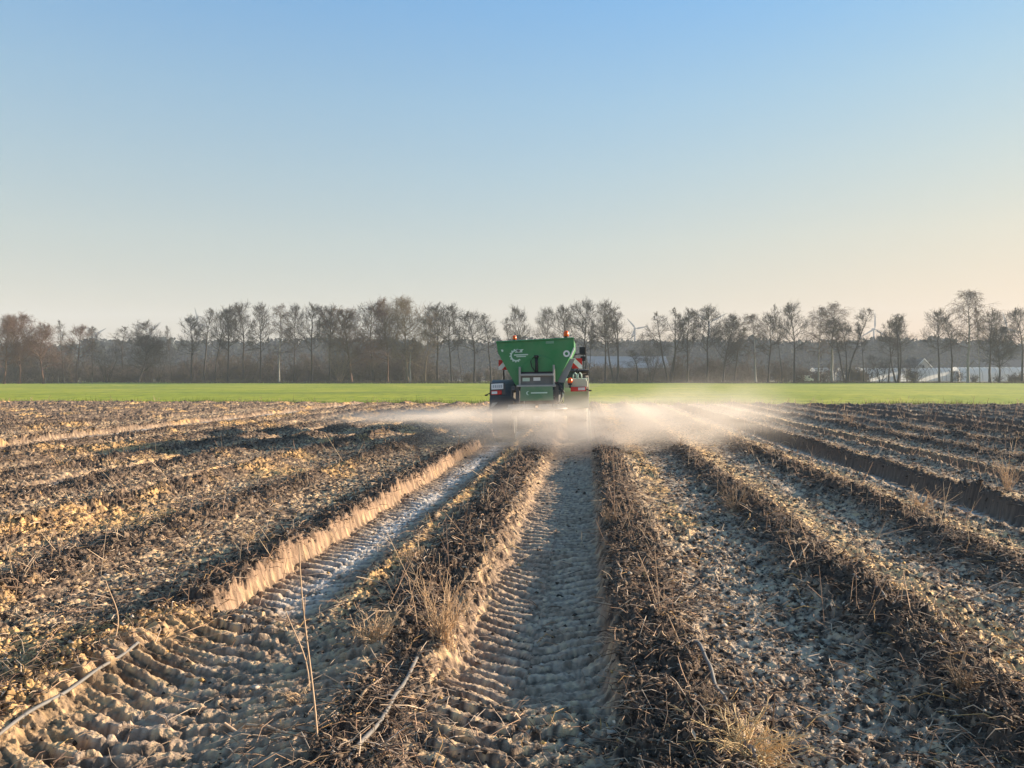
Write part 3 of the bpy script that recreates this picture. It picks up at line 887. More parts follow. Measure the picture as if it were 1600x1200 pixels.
# field posts at the left
m_post = mat('weathered_post', (0.20, 0.17, 0.135), 0.9, var=0.3, scale=3)
for i, (px, lab) in enumerate([(71, 'post below the reddish twin stemmed tree, first of the field posts'), (91, 'second field post, right below a thin grey tree top'),
                               (101, 'third field post, close beside the second'), (125, 'fourth field post, under the brown round crowned tree'),
                               (144, 'post farthest right of the row at the left field edge')]):
    p = at(px, 600, 172)
    root = tag(MB().prism([(-.09, -.3), (.09, -.3), (.08, 1.28), (.03, 1.36), (-.04, 1.35), (-.08, 1.26)], -.08, .08).build('fence_post', m_post, None, .02), 'short wooden ' + lab, 'post', 'wooden posts at the left field edge')
    root.location = (p.x, p.y, 0); root.rotation_euler = (0, rng.normal(0, .05), rng.uniform(0, 3))

# wind turbines on the horizon
m_turb = mat('turbine_backlit_grey', (0.20, 0.21, 0.22), 0.5, var=0.04)  # white turbines given a grey that carries their backlit shade
def turbine(px, hub_py, rot, blade_px, D, label):
    p = at(px, 600, D); hub = at(px, hub_py, D).z
    root = empty('wind_turbine', (p.x, p.y, -0.3), YAW)
    tag(root, label, 'wind turbine', 'wind turbines on the horizon')
    MB().lathe([(1.9, 0), (1.2, hub * .6), (0.85, hub - .8)], (0, 0, 0), 'Z', 14).build('tower', m_turb, root)
    MB().box((0, 1.2, hub), (2.0, 5.2, 2.1)).build('nacelle', m_turb, root, .35)
    MB().lathe([(.05, -3.2), (.7, -2.7), (1.1, -1.9), (1.1, -1.45)], (0, 0, hub), 'Y', 14).build('hub', m_turb, root)
    L = blade_px / FPX * D
    for k in range(3):
        a = R(rot + 120 * k)
        mb = MB()
        prof = [(0.0, .6), (.12, .7), (.22, 1.7), (.6, 1.2), (1.0, .4)]
        A = []
        for f, c in prof:
            A.append([mb.bm.verts.new((x, y, f * L)) for x, y in ((-c * .35, -.12), (c * .75, -.05), (c * .75, .05), (-c * .35, .2 * (1 - f) + .08))])
        for s, t2 in zip(A, A[1:]):
            for i in range(4):
                mb.bm.faces.new((s[i], s[(i + 1) % 4], t2[(i + 1) % 4], t2[i]))
        mb.bm.faces.new(A[0][::-1]); mb.bm.faces.new(A[-1])
        b_ = mb.build('blade', m_turb, root)
        b_.location = (0, -2.2, hub); b_.rotation_euler = (0, a, 0)
turbine(992, 513, -40, 20, 828, 'clearest wind turbine, standing free right of the fan shaped tree by the hopper')
turbine(1108, 503, 62, 29, 864, 'wind turbine hidden by the dark broad tree with one blade slanting up right')
turbine(1365, 514, 0, 25, 849, 'wind turbine with one blade straight up, right of the lone slender tree')
turbine(1571, 513, -16, 26, 828, 'rightmost wind turbine, blade leaning left, beside the right edge')
turbine(236, 517, 50, 22, 878, 'wind turbine behind the left tree with its blade slanting up right')
turbine(152, 521, 62, 18, 907, 'leftmost and faintest wind turbine, one blade above the low dark tree')
turbine(311, 505, -12, 25, 900, 'wind turbine almost hidden by the left end of the tall tree row')

# ------------------------------------------------------------------ lime spreader
SX, SY = -1.176, 19.63
GREEN = (0.004, 0.215, 0.058)
m_green = mat('green_paint', GREEN, 0.38, var=0.22, scale=3.5, dust=0.14)
m_green_d = mat('dusty_green_paint', (0.03, 0.19, 0.07), 0.5, var=0.15, scale=4, dust=0.34)
m_grey = mat('grey_side_sheet', (0.20, 0.225, 0.24), 0.5, var=0.12, scale=3, dust=0.2)
m_steel = mat('worn_steel', (0.34, 0.35, 0.35), 0.45, metal=0.5, var=0.25, scale=8, dust=0.25)
m_black = mat('black_rubber_hose', (0.02, 0.02, 0.022), 0.6, var=0.2)
m_tyre = mat('dusty_tyre', (0.035, 0.034, 0.034), 0.85, var=0.3, scale=5, dust=0.28)
m_tyre_l = mat('lime_coated_tyre', (0.09, 0.085, 0.08), 0.9, var=0.3, scale=5, dust=0.75, dust_col=(0.55, 0.50, 0.40))
m_cream = mat('cream_fender', (0.52, 0.53, 0.38), 0.5, var=0.08, scale=3, dust=0.2, dust_col=(.6, .55, .45))
m_dark = mat('dark_fender', (0.045, 0.05, 0.06), 0.5, var=0.2, scale=3, dust=0.12)
m_white = mat('white_paint', (0.78, 0.79, 0.78), 0.45, var=0.05)
m_mark = mat('pale_print', (0.55, 0.70, 0.60), 0.5, var=0.08)
m_red = mat('red_lens', (0.55, 0.02, 0.02), 0.25, var=0.1)
m_orange = mat('orange_lens', (0.80, 0.11, 0.008), 0.2, var=0.1)
m_glass = mat('cab_glass', (0.05, 0.07, 0.075), 0.08, var=0.05)
m_lime = mat('lime_powder', (0.66, 0.62, 0.56), 0.95, var=0.1)

def U(zx): return (zx / 6.667 - 123.0) / 63.6
def Z(zy): return (191.0 - zy / 6.667) / 63.6
def UZ(*pts): return [(U(a), Z(b_)) for a, b_ in pts]

sp = empty('lime_spreader', (SX, SY, -0.02), 0.0, R(-0.6))
tag(sp, 'green lime spreader trailer with funnel hopper throwing white dust in the middle of the field', 'spreader')
# hopper: funnel with hollow top
rear = UZ((378, 214), (1190, 184), (1192, 285), (1012, 640), (590, 690), (400, 335))
body = UZ((384, 222), (1184, 192), (1186, 285), (1030, 610), (590, 680), (404, 335))
mb = MB()
A = [mb.bm.verts.new((x, 0.03, z)) for x, z in body]
B = [mb.bm.verts.new((x, 3.1, z)) for x, z in body]
n = len(A)
mb.bm.faces.new(A)
mb.bm.faces.new(B[::-1])
for i in range(1, n):
    mb.bm.faces.new((A[i], B[i], B[(i + 1) % n], A[(i + 1) % n]))
inn = [(A[0].co + Vector((.05, .05, -.02))), (A[1].co + Vector((-.05, .05, -.02))), (B[1].co + Vector((-.05, -.05, -.02))), (B[0].co + Vector((.05, -.05, -.02)))]
iv = [mb.bm.verts.new(v) for v in inn]
dv = [mb.bm.verts.new(v + Vector((0, 0, -.28))) for v in inn]
ring = [A[0], A[1], B[1], B[0]]
for i in range(4):
    j = (i + 1) % 4
    mb.bm.faces.new((ring[i], ring[j], iv[j], iv[i]))
    mb.bm.faces.new((iv[i], iv[j], dv[j], dv[i]))
mb.bm.faces.new(dv)
hop = mb.build('hopper', m_green, sp)
MB().prism(UZ((1146, 398), (1198, 402), (1088, 648), (1006, 640)), .028, .06).build('side_panel', m_grey, sp, .006)
rp = MB().prism(rear, -0.03, 0.025).build('rear_plate', m_green, sp, 0.006)
# folded stiffener lines and rim on the rear plate
MB().tube([(U(378), -0.035, Z(216)), (U(1190), -0.035, Z(186))], 0.022, 8).build('rim', m_green, rp)
MB().prism(UZ((760, 360), (860, 360), (960, 400), (1000, 520), (985, 620), (640, 640), (655, 470)), -0.055, -0.031).build('outlet_housing', m_green, rp, 0.01)
# gear emblem: toothed C ring with a feathered bar, and a round badge
def gear(cx, cz, r, y):
    mb = MB(); n = 40
    prev = None
    for i in range(n + 1):
        a = R(50 + 265 * i / n)
        ro = r * (1.18 if i % 4 < 2 else 1.0)
        ca, sa = math.cos(a), math.sin(a)
        cur = [mb.bm.verts.new((cx + q * ca, yy, cz + q * sa)) for q in (r * .76, ro) for yy in (y, y + .008)]
        if prev:
            for i0, i1 in ((0, 2), (2, 3), (3, 1), (1, 0)):
                mb.bm.faces.new((prev[i0], prev[i1], cur[i1], cur[i0]))
        else:
            mb.bm.faces.new((cur[0], cur[1], cur[3], cur[2]))
        prev = cur
    mb.bm.faces.new((prev[0], prev[2], prev[3], prev[1]))
    return mb
gm = gear(U(588), Z(360), 0.142, -0.040)
gm.prism(UZ((575, 330), (598, 300), (668, 293), (650, 312), (655, 326)), -0.040, -0.032)
gm.prism(UZ((565, 348), (712, 344), (712, 356), (565, 360)), -0.040, -0.032)
gm.prism(UZ((590, 366), (690, 364), (690, 374), (590, 376)), -0.040, -0.032)
gm.build('gear_emblem', m_mark, rp)
MB().lathe([(.045, -.04), (.082, -.04), (.082, -.032), (.045, -.032)], (U(1112), 0, Z(346)), 'Y', 28).build('round_badge', m_white, rp)
MB().lathe([(.001, -.044), (.040, -.044), (.040, -.036), (.001, -.036)], (U(1112), 0, Z(346)), 'Y', 20).build('badge_centre', m_green, rp)
MB().prism(UZ((898, 214), (982, 211), (982, 238), (898, 241)), -0.040, -0.032).build('sticker', mat('faded_sticker', (.16, .33, .22), .5), rp)
MB().prism(UZ((428, 296), (450, 294), (455, 312), (440, 322)), -0.040, -0.032).build('sticker', m_mark, rp)
# hydraulic ram and hoses
MB().tube([(U(800), -.09, Z(375)), (U(803), -.10, Z(545))], 0.035, 10).tube([(U(800), -.09, Z(360)), (U(800), -.09, Z(385))], 0.055, 10).build('hydraulic_ram', m_black, sp, smooth=True)
MB().tube([(U(770), -.06, Z(380)), (U(740), -.08, Z(420)), (U(752), -.09, Z(480)), (U(790), -.1, Z(530))], 0.012, 6).build('hose', m_black, sp, smooth=True)
# metering gate frame
MB().box(((U(625) + U(975)) / 2, -.16, Z(562)), (U(978) - U(622), .10, .055)).build('top_rail', m_steel, sp, .008)
MB().box(((U(628)), -.14, Z(578)), (.05, .09, Z(478) - Z(680))).build('side_post', m_steel, sp, .008)
MB().box(((U(981)), -.14, Z(568)), (.05, .09, Z(458) - Z(672))).build('side_post', m_steel, sp, .008)
MB().prism(UZ((640, 575), (966, 575), (966, 668), (640, 668)), -.13, -.10).build('gate_plate', mat('dull_gate_steel', (.13, .14, .145), .5, metal=.4, var=.3, scale=9, dust=.2), sp)
MB().prism(UZ((640, 530), (970, 528), (970, 556), (640, 556)), -.10, -.06).build('gate_gap', m_black, sp)
MB().prism(UZ((655, 592), (730, 592), (730, 628), (655, 628)), -.142, -.132).build('sticker', m_mark, sp)
MB().prism(UZ((768, 588), (840, 588), (840, 624), (768, 624)), -.142, -.132).build('sticker', m_white, sp)
MB().box((U(800), -.2, Z(676)), (U(995) - U(590), .12, .05)).build('lower_rail', m_steel, sp, .008)
# green guard panel over the discs
gp = MB().prism(UZ((642, 684), (968, 682), (976, 826), (632, 830)), -.27, -.24).build('guard_panel', m_green_d, sp, .006)
MB().prism(UZ((745, 742), (914, 740), (914, 753), (745, 755)), -.278, -.2705).build('name_bar', m_mark, gp)
mb = MB(); prev = None
for i in range(13):
    a = R(60 + 240 * i / 12); ro, ri = .048, .048 - .026 * math.sin(math.pi * i / 12)
    cur = [mb.bm.verts.new((U(718) + q * math.cos(a), yy, Z(750) + q * math.sin(a))) for q in (ri, ro + .001) for yy in (-.278, -.2705)]
    if prev:
        for i0, i1 in ((0, 2), (2, 3), (3, 1), (1, 0)):
            mb.bm.faces.new((prev[i0], prev[i1], cur[i1], cur[i0]))
    prev = cur
mb.build('crescent_mark', m_mark, gp)
# spinning discs
for ux in (-.40, .34):
    dk = MB().lathe([(.02, 0), (.36, .02), (.37, .0), (.36, -.02), (.06, -.05), (.05, -.2), (.02, -.2)], (ux, -.30, .86), 'Z', 26).build('spreading_disc', m_steel, sp)
    mb = MB()
    for k in range(4):
        a = R(90 * k + 25)
        mb.box((ux + .2 * math.cos(a), -.30 + .2 * math.sin(a), .92), (.30, .02, .09), Matrix.Rotation(a, 3, 'Z'))
    mb.build('vanes', m_steel, dk)
MB().box((-.03, -.05, .80), (1.25, .25, .14)).build('gearbox_beam', m_black, sp, .02)
# chassis, drawbar, axle
MB().box((-.42, 1.6, 1.02), (.12, 3.4, .2)).box((.36, 1.6, 1.02), (.12, 3.4, .2)).box((-.03, .2, 1.02), (.66, .12, .2)).box((-.03, 3.0, 1.02), (.66, .12, .2)).build('chassis', m_dark, sp, .01)
MB().prism([(-.16, .6), (.1, .6), (.1, .85), (-.16, .85)], 3.1, 4.7).build('drawbar', m_dark, sp, .01)
MB().tube([(-1.0, 1.15, .68), (.94, 1.15, .68)], .07, 12).build('axle', m_dark, sp)
for s in (-.42, .36):
    MB().box((s, 1.15, .84), (.16, .7, .20)).build('axle_bracket', m_dark, sp, .01)
def tyre_profile(rad, w):
    return [(rad * .55, -w / 2 + .04), (rad * .80, -w / 2), (rad * .94, -w / 2 + .03), (rad, -w / 2 + .10), (rad * 1.005, 0), (rad, w / 2 - .10), (rad * .94, w / 2 - .03), (rad * .80, w / 2), (rad * .55, w / 2 - .04)]
def wheel(root, x, y, z, rad, w, mt, rimm, lugs=26):
    wh = MB().lathe([(.05, -.12), (.10, -.12), (.10, -.08), (rad * .50, -.06), (rad * .56, -w / 2 + .05), (rad * .57, w / 2 - .05), (rad * .50, .06), (.10, .08), (.10, .12), (.05, .12)], (x, y, z), 'X', 30).build('wheel', rimm, root)
    MB().lathe(tyre_profile(rad, w), (x, y, z), 'X', 44).build('tyre', mt, wh, smooth=False)
    mb = MB()
    for k in range(lugs):
        for s in (-1, 1):
            a = 2 * math.pi * (k + (.5 if s > 0 else 0)) / lugs
            rot = Matrix.Rotation(a, 3, 'X') @ Matrix.Rotation(R(24) * s, 3, 'Z')
            c = Vector((x, y, z)) + Matrix.Rotation(a, 3, 'X') @ Vector((s * w * .24, 0, rad + .008))
            mb.box(c, (w * .46, .05, .05), rot)
    mb.build('tread', mt, wh)
    return wh
wheel(sp, -.96, 1.15, .68, .78, .52, m_tyre, m_dark)
wheel(sp, .93, 1.15, .68, .78, .52, m_tyre_l, m_cream)
# fenders with lamp boards
def fender(x, w, m, z0, r=.86):
    mb = MB(); n = 14; prev = None
    for i in range(n + 1):
        a = R(8 + 150 * i / n)
        p = (1.15 - r * math.cos(a), z0 + r * math.sin(a))
        q = (1.15 - (r - .03) * math.cos(a), z0 + (r - .03) * math.sin(a))
        cur = [mb.bm.verts.new((xx, yy, zz)) for (yy, zz) in (p, q) for xx in (x - w / 2, x + w / 2)]
        if prev:
            for i0, i1 in ((0, 1), (1, 3), (3, 2), (2, 0)):
                mb.bm.faces.new((prev[i0], prev[i1], cur[i1], cur[i0]))
        else:
            mb.bm.faces.new((cur[0], cur[1], cur[3], cur[2]))
        prev = cur
    mb.bm.faces.new((prev[0], prev[2], prev[3], prev[1]))
    return mb.build('fender', m, sp)
fender(U(410), .60, m_dark, .70)
fender(U(1205), .62, m_cream, .72)
# right rear: cream box-shaped fender end, lamp, beacon
MB().prism(UZ((1085, 640), (1140, 606), (1310, 606), (1326, 640), (1330, 700), (1085, 700)), .05, .34).build('fender_end', m_cream, sp, .02)
MB().prism(UZ((1340, 600), (1318, 610), (1328, 800), (1342, 800)), .1, .5).build('side_flap', m_cream, sp, .01)
tl = MB().prism(UZ((1150, 692), (1310, 690), (1310, 738), (1150, 740)), -.02, .05).build('tail_lamp', m_red, sp, .01)
MB().prism(UZ((1228, 698), (1300, 697), (1300, 726), (1228, 727)), -.028, -.0205).build('clear_lens', mat('clear_lens', (.62, .55, .55), .2), tl)
MB().tube([(U(1310), .0, Z(715)), (U(1362), -.02, Z(735))], .014, 6).box((U(1352), -.02, Z(731)), (.07, .03, .035)).build('side_marker', m_black, sp)
# left rear: dark board, plate, lamp
MB().prism(UZ((306, 640), (462, 640), (470, 770), (300, 775)), .02, .06).build('lamp_board', m_dark, sp, .01)
pl = MB().prism(UZ((322, 652), (448, 646), (448, 706), (322, 712)), -.005, .0155).build('number_plate', m_white, sp)
mb = MB()
for k, (x0, x1) in enumerate(((338, 352), (360, 376), (386, 396), (402, 412), (420, 434))):
    mb.prism(UZ((x0, 664), (x1, 663), (x1, 694), (x0, 695)), -.010, -.0055)
mb.build('plate_marks', mat('faded_print', (.42, .45, .50), .6), pl)
tl = MB().prism(UZ((320, 724), (432, 720), (432, 764), (320, 768)), -.02, .0155).build('tail_lamp', m_red, sp, .01)
MB().prism(UZ((326, 732), (384, 730), (384, 758), (326, 760)), -.028, -.0205).build('clear_lens', m_white, tl)
MB().tube([(U(320), .0, Z(745)), (U(255), -.02, Z(772))], .014, 6).box((U(268), -.02, Z(770)), (.07, .03, .035)).build('side_marker', m_black, sp)
MB().prism(UZ((330, 850), (386, 846), (340, 890), (310, 905)), .0, .03).build('mud_flap', m_steel, sp)
# warning boards
def board(cx, cz, s, flip, y):
    base = MB().box((cx, y, cz), (s, .02, s)).build('warning_board', m_red, sp)
    k = .30
    q = [(-.5, -.5), (-.5 + k, -.5), (.5, .5 - k), (.5, .5), (.5 - k, .5), (-.5, -.5 + k)]
    MB().prism([(cx + x * s * (1 if flip else -1), cz + z * s) for x, z in q], y - .016, y - .0105).build('white_stripe', m_white, base)
    MB().tube([(cx, y + .03, cz - s / 2), (cx, y + .03, cz - s / 2 - .25)], .02, 6).build('board_stay', m_black, base)
board(U(440), Z(452), .25, True, .30)
board(U(1218), Z(446), .25, False, .30)
# white corner bar, beacons
MB().tube([(U(1194), -.05, Z(285)), (U(1148), -.05, Z(392))], .020, 8).build('corner_bar', m_white, sp)
def beacon(x, z, y, name='beacon', s=0.72):
    b_ = MB().lathe([(.04 * s, 0), (.05 * s, .0), (.05 * s, .05 * s), (.03 * s, .06 * s)], (x, y, z), 'Z', 16).build(name + '_base', m_black, sp)
    MB().lathe([(.062 * s, .05 * s), (.066 * s, .08 * s), (.06 * s, .15 * s), (.04 * s, .185 * s), (.01 * s, .19 * s)], (x, y, z), 'Z', 18).build(name, m_orange, b_, smooth=True)
beacon(U(567), Z(205), .1, s=0.75)
beacon(U(1108), Z(185), .1, s=1.0)
beacon(U(1145), Z(672), -.03, s=0.95)
MB().tube([(U(1145), -.03, Z(676)), (U(1145), .02, Z(700))], .018, 6).build('lamp_stay', m_black, sp)
# hose bundle right of the guard, curved pipes over the right fender
mb = MB()
for k in range(5):
    x = U(1000 + 14 * k)
    mb.tube([(U(985 + 8 * k), -.12, Z(640)), (U(1030 + 8 * k), -.2, Z(665 + 6 * k)), (U(1060 + 6 * k), -.22, Z(740)), (U(1050 + 4 * k), -.2, Z(820 + 6 * k)), (U(1030 - 6 * k), -.15, Z(865))], .016, 6)
mb.build('hose_bundle', m_black, sp, smooth=True)
MB().tube([(U(1062), -.2, Z(700)), (U(1078), -.22, Z(780)), (U(1040), -.2, Z(862))], .022, 6).build('pale_hose', m_cream, sp, smooth=True)
mb = MB()
for x0 in (1175, 1225):
    mb.tube([(U(x0), .2, Z(606)), (U(x0 + 4), .2, Z(560)), (U(x0 + 22), .2, Z(545)), (U(x0 + 38), .2, Z(562)), (U(x0 + 40), .2, Z(606))], .018, 6)
mb.build('pipe_loops', m_mark, sp, smooth=True)
MB().box((U(560), -.1, Z(700)), (.10, .2, .10)).tube([(U(545), -.1, Z(700)), (U(540), -.1, Z(790)), (U(590), -.1, Z(850))], .03, 8).build('side_arm', m_dark, sp, .01)
MB().box((U(605), -.12, Z(765)), (.10, .12, .42)).build('disc_bracket', m_dark, sp, .01)
MB().box((U(1005), -.12, Z(755)), (.10, .12, .42)).build('disc_bracket', m_dark, sp, .01)

# ------------------------------------------------------------------ tractor in front
tr = empty('tractor', (SX, SY + 4.9, -0.06), 0.0)
tag(tr, 'green tractor pulling the lime spreader, mostly hidden behind its hopper', 'tractor')
for s in (-1, 1):
    wheel(tr, s * .93, .9, .88, .92, .58, m_tyre, m_dark, 22)
    wheel(tr, s * .90, 3.4, .66, .68, .46, m_tyre, m_dark, 20)
MB().box((0, .95, .95), (.7, 1.4, .6)).box((0, 2.6, .85), (.55, 2.6, .45)).build('chassis', m_dark, tr, .03)
MB().prism([(-.42, 1.0), (.42, 1.0), (.40, 1.62), (.25, 1.76), (-.25, 1.76), (-.40, 1.62)], 2.1, 4.2).build('bonnet', m_green, tr, .03)
MB().prism([(-.72, 1.2), (.72, 1.2), (.78, 1.7), (.68, 2.55), (-.68, 2.55), (-.78, 1.7)], .35, 1.95).build('cab_glass', m_glass, tr, .02)
cf = MB()
for sx in (-1, 1):
    for y in (.33, 1.97):
        cf.tube([(sx * .73, y, 1.2), (sx * .79, y, 1.7), (sx * .70, y, 2.58)], .045, 6)
cf.build('cab_pillars', m_dark, tr)
MB().box((0, 1.15, 2.62), (1.5, 1.9, .14)).build('cab_roof', m_green, tr, .05)
for s in (-1, 1):
    MB().box((s * .93, .9, 1.86), (.6, 1.3, .05)).build('fender', m_dark, tr, .03)
    MB().tube([(s * .75, 2.0, 2.40), (s * 1.02, 1.95, 2.43)], .022, 6).tube([(s * 1.12, 1.95, 1.92), (s * 1.12, 1.95, 2.72)], .016, 6).build('mirror_arm', m_black, tr)
    MB().box((s * 1.01, 1.95, 2.52), (.20, .07, .26)).box((s * 1.02, 1.95, 2.26), (.16, .06, .16)).build('mirror', m_black, tr, .02)
MB().tube([(.52, 2.2, 1.4), (.52, 2.2, 2.58)], .05, 10).build('exhaust', m_dark, tr)

# ------------------------------------------------------------------ drip hoses along the ridges
m_hose = mat('grey_drip_hose', (0.16, 0.155, 0.15), 0.6, var=0.4, scale=14, dust=0.35, dust_col=(.24, .18, .13))
def drip(px0, py0, px1, py1, label, r=0.0125, sink=(0.0, 0.0), m=m_hose, lift=0.0):
    a = on_ground(px0, py0); b_ = on_ground(px1, py1)
    n = 30; P_ = []
    for i in range(n + 1):
        f = i / n
        x = a.x + (b_.x - a.x) * f + 0.006 * math.sin(f * 7 + px0); y = a.y + (b_.y - a.y) * f
        P_.append((x, y, np.mean([ground_z(x + dx, y + dy) for dx in (-.03, 0, .03) for dy in (-.05, 0, .05)])))
    P_ = np.array(P_)
    f = np.linspace(0, 1, n + 1)
    c = np.polyfit(f, P_[:, 2], 3)
    P_[:, 2] = np.polyval(c, f) + 0.016 + lift + 0.008 * np.sin(f * 17 + px0) + 0.3 * (P_[:, 2] - np.polyval(c, f))
    P_[0, 2] -= sink[0]; P_[-1, 2] -= sink[1]
    o = MB().tube([tuple(p) for p in P_], r, 8).build('drip_hose', m, None, smooth=True)
    tag(o, label, 'hose', 'grey drip irrigation hoses on the ridges')
    return o
drip(-60, 1172, 222, 996, 'grey drip hose running off the lower left corner of the field', .0090, (0, .03))
drip(532, 1215, 656, 1036, 'grey drip hose on the ridge left of the middle rut, in the foreground', .0105, (0, .03))
drip(1086, 1010, 1136, 1112, 'pale grey drip hose on the ridge right of the middle rut', .0115, (.02, .02), lift=.026)
drip(1158, 1165, 1178, 1200, 'short end of grey hose sticking out of the straw tuft at the bottom right', .014, (.02, 0), lift=.03)
drip(1332, 903, 1386, 940, 'thin pale drip hose on the second ridge right of the middle rut', .009, (.01, .02))
drip(1452, 994, 1492, 1016, 'short thin drip hose piece nearer on the second right ridge', .009, (.01, .02))

# ------------------------------------------------------------------ dry stems
m_stem = mat('dry_pale_stem', (0.52, 0.36, 0.235), 0.8, var=0.25, scale=20)
m_stem2 = mat('dry_straw_stem', (0.54, 0.365, 0.215), 0.8, var=0.25, scale=20)
m_stem3 = mat('weathered_brown_stem', (0.26, 0.18, 0.115), 0.85, var=0.3, scale=20)
def poly_stem(pts, r0, r1, label, name='dry_stalk', m=m_stem, group=None, twigs=0, seed=0):
    S_ = Segs(); n = len(pts) - 1
    rg = np.random.default_rng(seed)
    for i in range(n):
        S_.add(pts[i], pts[i + 1], r0 + (r1 - r0) * i / n, r0 + (r1 - r0) * (i + 1) / n)
    for k in range(twigs):
        i = rg.integers(max(0, n // 3), n)
        p = np.array(pts[i]); d = np.array(pts[i + 1]) - p; L = np.linalg.norm(d)
        q = p + rdir(rg, d / L, 0.6) * L * rg.uniform(.6, 1.3)
        S_.add(p, q, r1, r1 * .6)
    o = link(name, S_.mesh(name, 5), m)
    return tag(o, label, 'dry stem', group)
def standing(px, py, tip, label, r=.004, curve=0.0, m=m_stem, twigs=2, seed=0):
    p = on_ground(px, py); D = -(CR.inverted() @ (p - Vector((0, 0, CAM_H)))).z
    q = at(tip[0], tip[1], D)
    pts = []
    for i in range(9):
        f = i / 8
        c = p.lerp(q, f) + Vector((curve * math.sin(f * math.pi), 0.02 * math.sin(f * 5), 0))
        if i == 0: c.z -= .03
        pts.append(tuple(c))
    return poly_stem(pts, r, r * .5, label, m=m, twigs=twigs, seed=seed)
standing(497, 1156, (470, 850), 'tallest single dry stem, standing upright left of the middle', .0048, -.015, seed=1)
standing(484, 1078, (448, 952), 'shorter bent dry stem leaning beside the tallest single stem', .0045, .02, seed=2)
standing(178, 998, (168, 905), 'thin dry stem standing by the left drip hose', .0045, .03, seed=3)
standing(1210, 1154, (1209, 1084), 'short upright dry stub right of the straw tuft', .0045, .0, m=m_stem3, twigs=0, seed=4)
standing(1185, 1105, (1165, 1040), 'bent brown stem between the straw tuft and the right hose', .0045, .015, m=m_stem3, twigs=1, seed=5)
standing(1509, 1048, (1507, 1008), 'thick pale stub with a leafy tangle at the right', .0095, .0, twigs=0, seed=6)
standing(1030, 955, (995, 860), 'long dry stem leaning left on the ridge right of the middle rut', .0040, .01, seed=7)
standing(1031, 955, (1022, 850), 'nearly upright dry stem beside the long left leaning one', .0040, .0, seed=8)
standing(1070, 1025, (1042, 957), 'thick pale stem leaning over the right drip hose', .0060, .0, seed=9)
standing(1100, 1000, (1062, 964), 'pale stem lying bent across the top of the right drip hose', .0045, -.01, seed=10)
standing(548, 1008, (548, 958), 'crooked pale stub at the left end of the tangled fern', .006, .02, seed=11)
standing(652, 985, (640, 905), 'thin upright stem left of the tall fern clump', .0035, .0, seed=12)
standing(735, 985, (725, 935), 'thin upright stem right of the tall fern clump', .0035, .0, seed=13)

def lying(px0, py0, px1, py1, label, r=.007, lift=.015, m=m_stem, twigs=3, seed=0, name='dry_stalk'):
    a = on_ground(px0, py0); b_ = on_ground(px1, py1); pts = []
    rg = np.random.default_rng(seed + 90)
    for i in range(8):
        f = i / 7
        p = a.lerp(b_, f)
        z = max(ground_z(p.x, p.y), ground_z(p.x + .02, p.y + .02)) + lift + rg.normal(0, .006)
        pts.append((p.x + rg.normal(0, .006), p.y + rg.normal(0, .006), z))
    return poly_stem(pts, r, r * .6, label, m=m, twigs=twigs, seed=seed, name=name)
lying(352, 1138, 468, 1142, 'pale forked stick lying flat left of the tallest stem foot', .008, seed=21)
lying(548, 1115, 592, 1064, 'short pale stick lying beside the middle drip hose', .010, m=m_stem3, seed=22, twigs=0)
lying(1018, 995, 1068, 1010, 'pale stick lying across the ridge left of the right hose', .006, seed=23)
lying(1232, 890, 1262, 868, 'curled pale stalk on the first right ridge slope', .008, seed=24)
lying(760, 1092, 800, 1102, 'short flat straw lying in the middle wheel rut', .006, seed=25, twigs=0)
lying(63, 912, 92, 900, 'small pale forked twig lying at the left', .006, seed=26)
lying(240, 958, 262, 950, 'short white stick beside the end of the left rut wall', .010, m=m_stem, seed=27, twigs=0)
lying(1140, 775, 1180, 800, 'dark thin stick lying on the first right ridge', .006, m=m_stem3, seed=28)

def fern(px, py, hpx, wpx, n, label, m=m_stem2, seed=0, lie=0.0, name='dry_fern_clump', fine=6):
    p = on_ground(px, py); D = (p - Vector((0, 0, CAM_H))).length
    H = hpx / FPX * D; W = wpx / FPX * D / 2
    rg = np.random.default_rng(seed + 300); S_ = Segs()
    for s in range(n):
        a = rg.uniform(0, 6.28); q = np.array((p.x + rg.normal(0, W * .11), p.y + rg.normal(0, W * .11), p.z - .03))
        q[2] = ground_z(q[0], q[1]) - .02
        reach = W * rg.uniform(.2, 1.0)
        hh = H * rg.uniform(.45, 1.0) * (1 - lie * rg.uniform(.3, 1))
        e = np.array((math.cos(a) * reach, math.sin(a) * reach, hh))
        nn = 6; pts = []
        droop = rg.uniform(0, .35) + lie
        for i in range(nn + 1):
            f = i / nn
            pts.append(q + np.array((e[0] * f ** 1.2, e[1] * f ** 1.2, e[2] * (f - droop * f * f * .55))) + rg.normal(0, .006, 3) * f)
        r = rg.uniform(.0022, .0042)
        for i in range(nn):
            S_.add(pts[i], pts[i + 1], r * (1 - .6 * i / nn), r * (1 - .6 * (i + 1) / nn))
        for k in range(fine):
            i = rg.integers(1, nn); c = pts[i]; dd = pts[i + 1] - pts[i]; dd = dd / (np.linalg.norm(dd) + 1e-9)
            L = H * rg.uniform(.08, .26)
            e2 = c + rdir(rg, dd, .5) * L
            S_.add(c, e2, r * .55, r * .3)
            S_.add((c + e2) / 2, (c + e2) / 2 + rdir(rg, dd, .8) * L * .5, r * .4, r * .25)
    o = link(name, S_.mesh(name, 4), m)
    return tag(o, label, 'dry plant')
fern(692, 995, 130, 110, 26, 'tall dry fern clump standing on the ridge left of the middle rut', seed=1)
fern(585, 1000, 78, 110, 30, 'tangled pale fern lying over left of the tall fern clump', seed=2, lie=.35)
